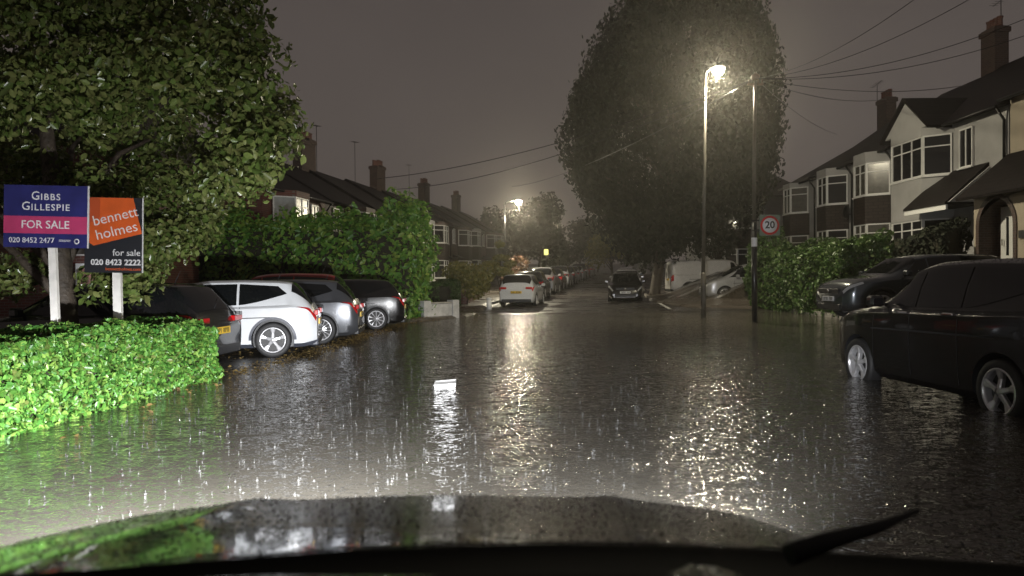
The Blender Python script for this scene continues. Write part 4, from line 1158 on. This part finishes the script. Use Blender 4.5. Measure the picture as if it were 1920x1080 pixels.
# cream house with the arched porch, nearest on the right
h1 = RH(23.4, 12.5, label='nearest cream house on the right with an arched porch and white door', eave=5.5, ridge=8.6, wall='cream', small=3.0, chim=(2.2,), pipe=True)
mb = MB()
# front room wall with an arched opening
cx = 1.12; zt_ = 1.75; ar = .78; y_ = -1.15
pts = [(cx+ar*math.cos(a), zt_-.3+ar*math.sin(a)) for a in [math.pi*k/16 for k in range(17)]]
outer = []
L0, L1, ztop = 0.05, 7.0, 2.42
vs = [(cx+ar, y_, -.6)]+[(x, y_, z) for x, z in pts]+[(cx-ar, y_, -.6)]
top = [(L1, y_, -.6)]+[(np.interp(i, [0, 16], [L1, L0]), y_, ztop) for i in range(17)]+[(L0, y_, -.6)]
n = len(vs); fs = [(i, i+1, n+i+1, n+i) for i in range(n-1)]
mb.add(vs+top, fs)
mb.add([(L0, y_, -.6), (L0, 0, -.6), (L0, 0, ztop), (L0, y_, ztop)], [(0,1,2,3)])
mb.build('porch_wall', M['cream'], h1)
mb = MB(); mb.box(cx-ar-.25, cx+ar+.25, y_+.55, y_+.6, -.6, ztop); mb.build('porch_back', M['brickdark'], h1)
mb = MB()
for i in range(16):
    (xa, za), (xb, zb) = pts[i], pts[i+1]; s = 1.0
    def o(x, z, k): return (cx+(x-cx)*k, (zt_-.3)+(z-zt_+.3)*k)
    A, B, C_, D = o(xa, za, 1.0), o(xb, zb, 1.0), o(xb, zb, 1.2), o(xa, za, 1.2)
    mb.add([(A[0], y_-.03, A[1]), (B[0], y_-.03, B[1]), (C_[0], y_-.03, C_[1]), (D[0], y_-.03, D[1]), (A[0], y_+.55, A[1]), (B[0], y_+.55, B[1])], [(0,1,2,3), (0,4,5,1)])
for s in (-1, 1): mb.box(min(cx+s*ar, cx+s*ar*1.2), max(cx+s*ar, cx+s*ar*1.2), y_-.03, y_+.55, -.6, zt_-.3)
mb.build('arch_surround', M['brickdark'], h1)
mb = MB(); dx0, dx1 = cx-.45, cx+.45; yb = y_+.5
mb.box(dx0-.07, dx1+.07, yb-.02, yb+.04, -.1, 2.02); dr = mb.build('door', M['frame'], h1)
mb = MB()
for q in (cx-.2, cx+.2): mb.box(q-.05, q+.05, yb-.035, yb-.02, .55, 1.7)
mb.build('door_pane', M['pane'], dr)
mb = MB(); mb.box(dx0+.05, dx0+.09, yb-.08, yb-.02, .85, 1.05); mb.build('handle', M['chrome'], dr)
mb = MB(); mb.prism([(-1.65, 2.35), (0, 3.75), (0, 2.5), (-1.62, 2.28)], -.1, 7.3, axis='x'); mb.build('porch_roof', M['tile'], h1)
mb = MB(); mb.box(cx+1.05, cx+1.35, y_-.05, y_-.005, 1.0, 1.22); mb.build('house_number_plate', M['ink'], h1)

# left hand row along the street (local x runs away from the camera)
LR = R(90) - math.atan2(SD.x, SD.y)
o0 = Vector((-9.7, 29.2))
lab = ['red brick end house with a white framed corner bay window above the tall hedge', 'second house of the left terrace, low in the dark behind the tall hedge', 'third house of the left terrace, between two chimneys',
       'fourth house of the left terrace, with bright white bay windows', 'fifth house of the left terrace, right of the bright bay windows', 'sixth house of the left terrace, behind the umbrella shaped small tree',
       'seventh house of the left terrace, behind the second lamp post', 'eighth house of the left terrace, lit by the street lamp', 'ninth and farthest house of the left terrace']
for i in range(9):
    w = 6.1; p = o0 + SD*w*i; z = max(0.15, zroad(p.y)+.1)
    h = house(label=lab[i], loc=(p.x, p.y, z), rz=LR, w=w, eave=4.95, ridge=7.35, depth=7.6, wall='brick' if i == 0 else ('brickdark' if i % 3 else 'render'), bay=(.7, 3.2) if i % 2 == 0 else (2.7, 5.3), small=4.4 if i % 2 == 0 else .8,
              chim=(.4,) if i % 2 == 0 else (5.6,), aer=(1.6,) if i in (1, 2, 3, 5) else (), glass='curtain' if i in (0,) else 'pane', hung='brick' if i == 0 else 'hungtile', wz=(.8, 1.3, 3.35, 1.3), door=4.3 if i % 2 == 0 else 1.0, group='left terrace')
# right side of the street, beyond the huge tree
for i, l in enumerate(['dark terraced house beyond the huge tree, nearest of three', 'dark terraced house beyond the huge tree, middle of three', 'dark terraced house beyond the huge tree, farthest of three']):
    p = Vector((21.5, 66)) + SD*6.3*i
    house(label=l, loc=(p.x, p.y+6.3, zroad(p.y)+.3), rz=R(-90)-math.atan2(SD.x, SD.y), w=6.2, eave=5, ridge=7.4, wall='brickdark', bay=(.7, 3.3), chim=(.4,), group='houses beyond the huge tree')
# brick house with the lit porch, behind the left hedge
ph = house(label='brick house behind the left tree, its porch lamp lit', loc=(-18.5, 19.6, .12), rz=0, w=8.2, eave=5.0, ridge=7.3, depth=5.0, wall='brick', chim=(), pipe=False, group='houses')
q = at(166, 560, 19.6)
xl_ = q.x+18.5
mb = MB(); mb.box(xl_-.3, xl_+.38, -.05, .01, .1, 1.75)
d_ = mb.build('door', M['frame'], ph)
mb = MB()
for k in range(6): mb.box(xl_-.22+.09*k, xl_-.16+.09*k, -.07, -.05, .2, 1.62)
mb.build('door_slats', mat('striped_curtain', (.30,.15,.12), .7), d_)
mb = MB(); mb.box(xl_+.62, xl_+1.2, -.6, -.55, .0, 1.5); mb.build('porch_screen', M['brick'], ph)
mb = MB(); mb.box(xl_-.5, xl_+1.6, -1.2, .0, 1.95, 2.1); mb.build('porch_roof', M['concrete'], ph)
mb = MB(); mb.lathe([(.001,-.06),(.07,-.04),(.07,.04),(.001,.05)], 12, 'z', (xl_+.6,-.3,1.86)); mb.build('porch_lamp', mat('porch_glow', (1,1,1), .3, emit=(.9,.95,1), estr=14), ph)
ld = bpy.data.lights.new('porch_light', 'POINT'); ld.energy = 22; ld.color = (.92,.95,1); ld.shadow_soft_size = .08
lo = bpy.data.objects.new('porch_light', ld); COL.objects.link(lo); lo.parent = ph; lo.location = (xl_+.6, -.3, 1.7)
# small lit yellow box sign on a lamp standard up the street
p = at(1024, 473, 60); z0 = zground(p.x, 60)
r = empty('lit_sign', (p.x, 60, z0), 0, 'small glowing yellow box sign on a thin post beside the parked cars', 'sign')
mb = MB(); mb.tube([(0,0,-.1),(0,0,p.z-z0-.2)], .04, 8); mb.build('post', M['poleblack'], r)
mb = MB(); mb.box(-.17,.17,-.08,.08,p.z-z0-.22,p.z-z0+.24,bev=.03); mb.build('light_box', mat('yellow_glow', (.9,.85,.3), .4, emit=(.9,.85,.25), estr=1.6), r)
# ------------------------------------------------------------------ overhead wires from the pole
PT = Vector((g20.x+.06, g20.y, zt-.2))
def wire(b, sag, label, rad=.013, a=None):
    a = a or PT; mb = MB(); pts = []
    for k in range(25):
        f = k/24; q = a.lerp(b, f); q.z -= sag*4*f*(1-f); pts.append(q - a)
    mb.tube(pts, rad, 5); o = mb.build('overhead_wire', M['darkpipe']); o.location = a
    tag(o, label, 'wire', 'overhead wires')
wire(at(705, 335, 40), .5, 'upper wire crossing the sky left to the terrace chimneys', .018)
wire(at(740, 355, 46), .7, 'lower wire crossing the sky left to the terrace roofs', .018)
wire(at(960, 350, 62), .6, 'faint wire running left towards the second lamp', .018)
wire(at(1740, -20, 14), .3, 'steepest wire rising right out of the picture top', .008)
wire(at(1850, -20, 15), .35, 'second steep wire rising right out of the top', .008)
wire(at(1935, 30, 19), .4, 'wire leaving at the right edge above the tall chimney', .010)
wire(at(1935, 62, 21), .4, 'wire just above the tall right chimney', .010)
wire(at(1810, 160, 27), .3, 'nearly level wire passing behind the roof aerial', .011)
wire(at(1662, 186, 30.4), .3, 'wire falling to the chimney of the white gabled house', .011)
wire(at(1570, 252, 38), .25, 'short lowest wire falling to the far terrace roof', .011)

# ------------------------------------------------------------------ parked cars, left row nose to the hedge
def park(wx, wy, head_deg, side, L, wr, W, zc=None, rt=.19, **k):
    """(wx,wy): ground contact of the rear wheel on that side (+1 left, -1 right of the car)"""
    h = R(head_deg); s = k.get('scale', 1.0)
    f = Vector((math.cos(h), math.sin(h))); l = Vector((-f.y, f.x))
    c = Vector((wx, wy)) - (f*(rt-.5)*L + l*side*(W/2-.1))*s
    z = zground(wx, wy)-.01 if zc is None else zc
    return car(loc=(c.x, c.y, z), heading=h, L=L, W=W, wr=wr, **k)
park(-5.3, 10.9, 177, 1, 4.1, .31, 1.74, name='parked_car', label='black hatchback half hidden by the near hedge, yellow rear plate showing', cat='car', kind='hatch', paint='black_paint', H=1.37, group='cars parked nose in along the left', rim='ten', scale=.96, rails=True)
park(-4.28, 13.35, 191, 1, 4.3, .34, 1.80, name='parked_car', label='white crossover with grey lower bumper and five spoke rims', cat='car', kind='hatch', paint='white_paint', H=1.50, group='cars parked nose in along the left', rim='five', scale=.93, clad=2, rails=False)
park(-4.1, 16.0, 186, 1, 4.3, .34, 1.80, name='parked_car', label='dark grey car with many spoke rims, right of the white crossover', cat='car', kind='hatch', paint='grey_paint', H=1.48, group='cars parked nose in along the left', rim='many', scale=.95)
park(-4.75, 18.3, 187, 1, 4.2, .33, 1.76, name='parked_car', label='red car standing deeper in its bay, its roof showing over the grey car', cat='car', kind='suv', paint='red_paint', H=1.62, group='cars parked nose in along the left', rim='ten', scale=.95)
park(-3.75, 20.6, 186, 1, 4.2, .33, 1.76, name='parked_car', label='black car nearest the tall hedge at the end of the row', cat='car', kind='hatch', paint='black_paint', H=1.5, group='cars parked nose in along the left', rim='ten', scale=.95)
# right foreground
BLACKCAR = park(4.86, 7.35, 94, 1, 4.25, .33, 1.82, zc=-.13, name='parked_car', label='black wet car standing in the flood at the right edge, silver five spoke wheels', cat='car', kind='suv', paint='black_wet', H=1.67, rim='five', glass='glasswet', group=None)
car('parked_car', 'dark blue SUV with white front plate on the right driveway, nose to the flood', 'car', 'suv', 'slate_paint', (9.8, 18.2, .33), R(184), L=4.3, W=1.84, H=1.55, wr=.34, rim='ten', clad=1)
car('parked_car', 'big black SUV behind the roof of the black car in the water', 'car', 'suv', 'black_paint', (10.9, 13.4, .42), R(178), L=4.6, W=1.9, H=1.72, wr=.36, rim='ten')
# silver MPV and dark car behind the left end of the right hedge, white van
car('parked_car', 'silver people carrier half behind the right hedge, facing left', 'car', 'mpv', 'silver_paint', (10.95, 34.6, .30), R(180), L=4.3, W=1.75, H=1.72, wr=.32, rim='ten')
car('parked_car', 'dark small car in front of the white van, seen past the lamp post', 'car', 'hatch', 'black_paint', (11.3, 38.3, .28), R(196), L=3.9, W=1.7, H=1.25, wr=.3, rim='ten')
car('van', 'white panel van parked sideways beyond the lamp post', 'van', 'van', 'van_white', (11.4, 42.6, .38), R(0), L=5.0, W=1.95, H=2.02, wr=.34, rim='steel', clad=1)
# centre
def onstreet(lat, s):
    p = Vector((-1.1, 35.0)) + SD*s + Vector((SD.y, -SD.x))*lat; return p
SH = math.degrees(math.atan2(SD.y, SD.x))
c = at(975, 560, 34.6)
car('parked_car', 'small white hatchback with yellow rear plate, first in the left kerb row', 'car', 'mpv', 'white_paint', (c.x+.15, 35.6, zroad(35.6)-.04), R(SH-1), L=3.9, W=1.75, H=1.55, wr=.31, rim='ten', clad=0, group='cars along the left kerb', scale=.97, tailtall=False)
c = at(1170, 555, 38.2)
car('parked_car', 'black hatchback facing the flood with white front plate, by the huge tree', 'car', 'hatch', 'black_paint', (c.x+.2, 39.2, zroad(39)-.06), R(SH+181), L=4.1, W=1.78, H=1.50, wr=.31, rim='ten', group='cars along the right kerb')
cols = [('slate_paint','hatch','dark car directly behind the small white hatchback'),('silver_paint','suv','silver SUV third in the left kerb row'),('black_paint','hatch','black car fourth in the left kerb row'),('white_paint','mpv','tall white car in the middle of the left kerb row'),
        ('slate_paint','hatch','dark car beyond the tall white car'),('silver_paint','hatch','silver hatchback seventh in the left kerb row'),('white_paint','hatch','white hatchback eighth in the left kerb row'),('black_paint','suv','black SUV ninth in the left kerb row'),
        ('red_paint','hatch','reddish car tenth in the left kerb row'),('silver_paint','mpv','silver car eleventh in the left kerb row'),('black_paint','hatch','last dark car of the left kerb row')]
for i, (pt, kd, lb) in enumerate(cols):
    p = onstreet(1.15, 7.0+5.6*i); car('parked_car', lb, 'car', kd, pt, (p.x, p.y, zroad(p.y)), R(SH), L=4.1, W=1.76, H=1.5 if kd == 'hatch' else 1.66, wr=.32, rim='ten', group='cars along the left kerb', detail=i < 3)
for i, (pt, kd, lb) in enumerate([('silver_paint','hatch','silver car behind the black hatchback on the right kerb'),('slate_paint','suv','dark SUV third on the right kerb'),('white_paint','hatch','white car fourth on the right kerb'),('black_paint','hatch','black car fifth on the right kerb'),('silver_paint','suv','silver SUV last on the right kerb')]):
    p = onstreet(6.35, 12.0+6.2*i); car('parked_car', lb, 'car', kd, pt, (p.x, p.y, zroad(p.y)), R(SH+180), L=4.1, W=1.76, H=1.5, wr=.32, rim='ten', group='cars along the right kerb', detail=False)

# ------------------------------------------------------------------ splashes of the rain on the water
rng = np.random.default_rng(9); vs = []; fs = []
def jet(x, y, h, r, kind):
    b = len(vs)
    prof = [(r*1.6, 0), (r*.6, h*.35), (r*.45, h*.7), (r*.9, h*.86), (r*.5, h*.97)]
    for rr, z in prof:
        for k in range(5):
            a = 2*math.pi*k/5; vs.append((x+rr*math.cos(a), y+rr*math.sin(a), z))
    for i in range(4):
        for k in range(5): fs.append((b+i*5+k, b+i*5+(k+1) % 5, b+(i+1)*5+(k+1) % 5, b+(i+1)*5+k))
    if kind:
        b = len(vs); R1 = r*3.2   # little crown round the jet
        for k in range(9):
            a = 2*math.pi*k/9; vs.append((x+R1*math.cos(a), y+R1*math.sin(a), 0)); vs.append((x+R1*1.4*math.cos(a), y+R1*1.4*math.sin(a), h*(.16+.16*(k % 2))))
        for k in range(9): fs.append((b+2*k, b+2*((k+1) % 9), b+2*((k+1) % 9)+1, b+2*k+1))
for k in range(5200):
    y = 2.6 + 22*rng.random()**.85; x = rng.uniform(-.62, .66)*y + rng.normal(0, .2)
    if x < xleft(y)+.1 or x > 7: continue
    if 4.3 < x < 6.4 and 6 < y < 11.5: continue
    jet(x, y, rng.uniform(.008, .034)*(1 if rng.random() < .85 else 1.8)*min(1, .45+y/12), rng.uniform(.0009, .0024), rng.random() < .5)
me = bpy.data.meshes.new('rain_splashes'); me.from_pydata(vs, [], fs); me.materials.append(mat('splash_water', (.09,.09,.088), .10, spec=.8)); me.polygons.foreach_set('use_smooth', [True]*len(fs)); me.update()
o = link('rain_splashes', me); o['kind'] = 'stuff'; tag(o, 'small splashes thrown up by heavy rain all over the flood water', 'splashes')

# ------------------------------------------------------------------ the car we sit in: bonnet, wings, nose, lamps, scuttle
own = empty('foreground_car', (-.22, 1.6, 0), 0, 'black wet bonnet of the foreground car, reflecting the hedge and lamps', 'car')
def bz(x, y):                      # x from the car's centre line, y world
    u = y-.9; z = .978 - .165*u - .024*u*u
    z -= .030*(x/.75)**2 + .05*max(0, abs(x)/.84-.75)**2*6
    z += .012*math.exp(-((abs(x)-.48)/.07)**2)       # two raised creases
    return z
mb = MB(); nx, ny = 44, 30; vs = []
for j in range(ny+1):
    for i in range(nx+1):
        x = -.84 + 1.68*i/nx; f = j/ny
        ymax = 2.16 - .20*(x/.8)**2; y = .92 + (ymax-.92)*f
        z = bz(x, y) - (.10*max(0, f-.93)/.07)**2*10
        vs.append((x, y-1.6, z))
mb.add(vs, [(j*(nx+1)+i, j*(nx+1)+i+1, (j+1)*(nx+1)+i+1, (j+1)*(nx+1)+i) for j in range(ny) for i in range(nx)], 0, True)
bonnetm = mat('wet_bonnet_paint', (.006,.006,.007), .12, coat=1.0)
nt = bonnetm.node_tree; b_ = nt.nodes['Principled BSDF']
tcn = nt.nodes.new('ShaderNodeTexCoord')
def vor(scale, amp, off=0):
    mp = nt.nodes.new('ShaderNodeMapping'); mp.inputs['Location'].default_value = (off, off, 0); nt.links.new(tcn.outputs['Object'], mp.inputs[0])
    v = nt.nodes.new('ShaderNodeTexVoronoi'); v.inputs['Scale'].default_value = scale; nt.links.new(mp.outputs[0], v.inputs['Vector'])
    sc = nt.nodes.new('ShaderNodeSeparateColor'); nt.links.new(v.outputs['Color'], sc.inputs[0])
    mr = nt.nodes.new('ShaderNodeMapRange'); mr.inputs[1].default_value = 0; mr.inputs[2].default_value = .34; mr.inputs[3].default_value = 1; mr.inputs[4].default_value = 0
    nt.links.new(v.outputs['Distance'], mr.inputs[0])
    mu = nt.nodes.new('ShaderNodeMath'); mu.operation = 'MULTIPLY'; nt.links.new(mr.outputs[0], mu.inputs[0]); nt.links.new(sc.outputs[0], mu.inputs[1])
    m2 = nt.nodes.new('ShaderNodeMath'); m2.operation = 'MULTIPLY'; nt.links.new(mu.outputs[0], m2.inputs[0]); m2.inputs[1].default_value = amp
    return m2.outputs[0]
nz = nt.nodes.new('ShaderNodeTexNoise'); nz.inputs['Scale'].default_value = 9; nt.links.new(tcn.outputs['Object'], nz.inputs['Vector'])
nm = nt.nodes.new('ShaderNodeMath'); nm.operation = 'MULTIPLY'; nt.links.new(nz.outputs['Fac'], nm.inputs[0]); nm.inputs[1].default_value = .0012
s1 = nt.nodes.new('ShaderNodeMath'); s1.operation = 'ADD'; nt.links.new(vor(55, .0030), s1.inputs[0]); nt.links.new(vor(110, .0012, 2.0), s1.inputs[1])
s2 = nt.nodes.new('ShaderNodeMath'); s2.operation = 'ADD'; nt.links.new(s1.outputs[0], s2.inputs[0]); nt.links.new(nm.outputs[0], s2.inputs[1])
bn = nt.nodes.new('ShaderNodeBump'); bn.inputs['Strength'].default_value = 1; bn.inputs['Distance'].default_value = 1; nt.links.new(s2.outputs[0], bn.inputs['Height'])
nt.links.new(bn.outputs[0], b_.inputs['Normal']); nt.links.new(bn.outputs[0], b_.inputs['Coat Normal'])
mb.build('bonnet', bonnetm, own)
mb = MB()                           # nose below the bonnet edge, and the wings
ring = [(-.86, -.9), (-.88, .1), (-.80, .36), (-.45, .53), (0, .57), (.45, .53), (.80, .36), (.88, .1), (.86, -.9)]
lo_ = [(x*1.02, y) for x, y in ring]
vs = [(x, y, .02) for x, y in lo_]+[(x*1.02, y+.03, .42) for x, y in lo_]+[(x, y, bz(max(-.8, min(.8, x)), y+1.6)-.03) for x, y in ring]+[(x*.9, y-.02, bz(max(-.8, min(.8, x*.9)), y+1.6)-.02) for x, y in ring]
fs = []
for k in range(3):
    for i in range(8): fs.append((k*9+i, k*9+i+1, (k+1)*9+i+1, (k+1)*9+i))
mb.add(vs, fs, 0, True); mb.build('nose', M['black_paint'], own)
mb = MB(); mb.box(-.34, .34, .535, .60, .34, .56, bev=.02); mb.build('grille', M['trim'], own)
for s in (-1, 1):
    mb = MB(); mb.box(min(s*.46, s*.76), max(s*.46, s*.76), .30, .56, .45, .60, bev=.04); mb.build('headlight', mat('headlight_glow', (1,1,1), .2, emit=(.95,.97,1), estr=12), own)
    mb = MB(); mb.lathe([(.001,-.1),(.30,-.1),(.32,-.06),(.32,.06),(.30,.1),(.001,.1)], 28, 'x', (s*.80,-.42,.18)); mb.build('wheel', M['tyre'], own)
# scuttle and dash top: rises from the bonnet's rear edge towards the driver
edge = [(-60,1082,.96),(200,1066,1.0),(430,1048,1.04),(650,1032,1.07),(860,1023,1.09),(1030,1019,1.10),(1200,1021,1.10),(1380,1026,1.09),(1500,1032,1.07),(1700,1044,1.03),(1990,1064,.99)]
mb = MB(); vs = []
for px, py, d in edge:
    q = at(px, py, d); x, y, z = q.x+.22, q.y-1.6, q.z
    vs += [(x, y+.012, z-.05), (x, y+.008, z-.004), (x, y, z), (x, y-.01, z-.003), (x*1.0, y-.12, z+.005), (x, y-.45, z+.10), (x, y-.45, z-.25)]
k7 = 7; mb.add(vs, [(i*k7+j, i*k7+j+1, (i+1)*k7+j+1, (i+1)*k7+j) for i in range(len(edge)-1) for j in range(k7-1)], 0, True)
mb.build('scuttle', mat('scuttle_plastic', (.004,.004,.004), .8, spec=.05), own, fix=False)
mb = MB(); pts = []
for px, py, d in edge[2:9]:
    q = at(px, py-3, d+.012); pts.append((q.x+.22, q.y-1.6, q.z))
mb.tube(pts, .0016, 6); mb.build('bonnet_seal', mat('wet_rubber', (.05,.05,.05), .2, spec=.9, drops=90), own)
mb = MB(); P = [at(1480, 1040, .98), at(1560, 1012, 1.0), at(1640, 990, 1.02), at(1720, 958, 1.05)]
P = [(q.x+.22, q.y-1.6, q.z) for q in P]
mb.tube(P, [.015,.013,.009,.004], 8); mb.build('dark_reflection_arm', mat('matt_black', (.004,.004,.004), .7), own)  # black arm added in place of a soft dark reflection over the bonnet

# rain beads standing on the bonnet and on the shoulder of the black car
rng = np.random.default_rng(77); vs = []; fs = []
def bead(p, n, r):
    n = n.normalized(); a = n.orthogonal().normalized(); b2 = n.cross(a); b = len(vs)
    for rr, hh in ((1, 0), (.86, .25), (.5, .42)):
        for k in range(7):
            an = 6.2832*k/7; vs.append(tuple(p + (a*math.cos(an)+b2*math.sin(an))*rr*r + n*hh*r))
    vs.append(tuple(p + n*.48*r))
    for i in range(2):
        for k in range(7): fs.append((b+i*7+k, b+i*7+(k+1) % 7, b+(i+1)*7+(k+1) % 7, b+(i+1)*7+k))
    for k in range(7): fs.append((b+14+k, b+14+(k+1) % 7, b+21))
for k in range(6500):
    x = rng.uniform(-.82, .82); y = rng.uniform(1.0, 1.94 + .2*(1-(x/.8)**2))
    e_ = .004; n = Vector((-(bz(x+e_, y)-bz(x-e_, y))/(2*e_), -(bz(x, y+e_)-bz(x, y-e_))/(2*e_), 1))
    bead(Vector((x-.22, y, bz(x, y)+.0005)), n, .0008 + .0026*rng.random()**2.5)
bm_ = mat('rain_bead_water', (.02,.02,.02), .04, spec=1.0)
me = bpy.data.meshes.new('bonnet_beads'); me.from_pydata(vs, [], fs); me.materials.append(bm_); me.polygons.foreach_set('use_smooth', [True]*len(fs)); me.update()
o = link('rain_beads', me); o['kind'] = 'stuff'; tag(o, 'rain drops beading on the black bonnet in the foreground', 'drops')
cs = CarShape('suv', 4.25, 1.82, 1.67); mw = BLACKCAR.matrix_basis.copy(); vs.clear(); fs.clear()
for k in range(6500):
    t = rng.uniform(.05, .93); j = 6.85 + rng.normal(0, .3) if rng.random() < .75 else rng.uniform(7.3, 11.9)
    j = min(max(j, 5.5), 11.95); side = 1
    p = mw @ cs.S(t, j, side); n = mw.to_3x3() @ cs.N(t, j, side)
    bead(p + n*(.008 if 8 < j < 9.9 or j > 9.9 and .58 < t < .74 else .001), n, .0025 + .005*rng.random()**2)
me = bpy.data.meshes.new('car_beads'); me.from_pydata(vs, [], fs); me.materials.append(bm_); me.polygons.foreach_set('use_smooth', [True]*len(fs)); me.update()
o = link('rain_beads', me); o['kind'] = 'stuff'; tag(o, 'rain drops beading on the shoulder and windows of the black car in the water', 'drops')

# headlight beams
for s, en, sz, el, az, flat in ((-1, 2300, 96, -12, 27, 1), (-1, 8000, 94, -15, 31, .42), (1, 3600, 84, -7, 0, 1)):
    ld = bpy.data.lights.new('headlight_beam', 'SPOT'); ld.energy = en; ld.color = (.97,.98,1.0); ld.spot_size = R(sz); ld.spot_blend = 1.0; ld.shadow_soft_size = .05
    lo = bpy.data.objects.new('headlight_beam', ld); COL.objects.link(lo); lo.parent = own
    lo.location = (s*.62, .70, .52)
    lo.rotation_euler = (R(90+el), 0, R(az)); lo.scale = (1, flat, 1)

# ------------------------------------------------------------------ rain haze round the lamps
HAZE = 0.0023
mb = MB(); mb.box(-95, 95, -12, 345, -1.6, 40)
hm = bpy.data.materials.new('haze'); hm.use_nodes = True; nt = hm.node_tree; nt.nodes.clear()
out = nt.nodes.new('ShaderNodeOutputMaterial'); pv = nt.nodes.new('ShaderNodeVolumePrincipled')
pv.inputs['Color'].default_value = (.90,.86,.79,1); pv.inputs['Density'].default_value = HAZE; pv.inputs['Anisotropy'].default_value = 0.84
nt.links.new(pv.outputs[0], out.inputs['Volume'])
o = mb.build('haze', hm); o['kind'] = 'stuff'; tag(o, 'thin rain haze filling the air', 'haze')
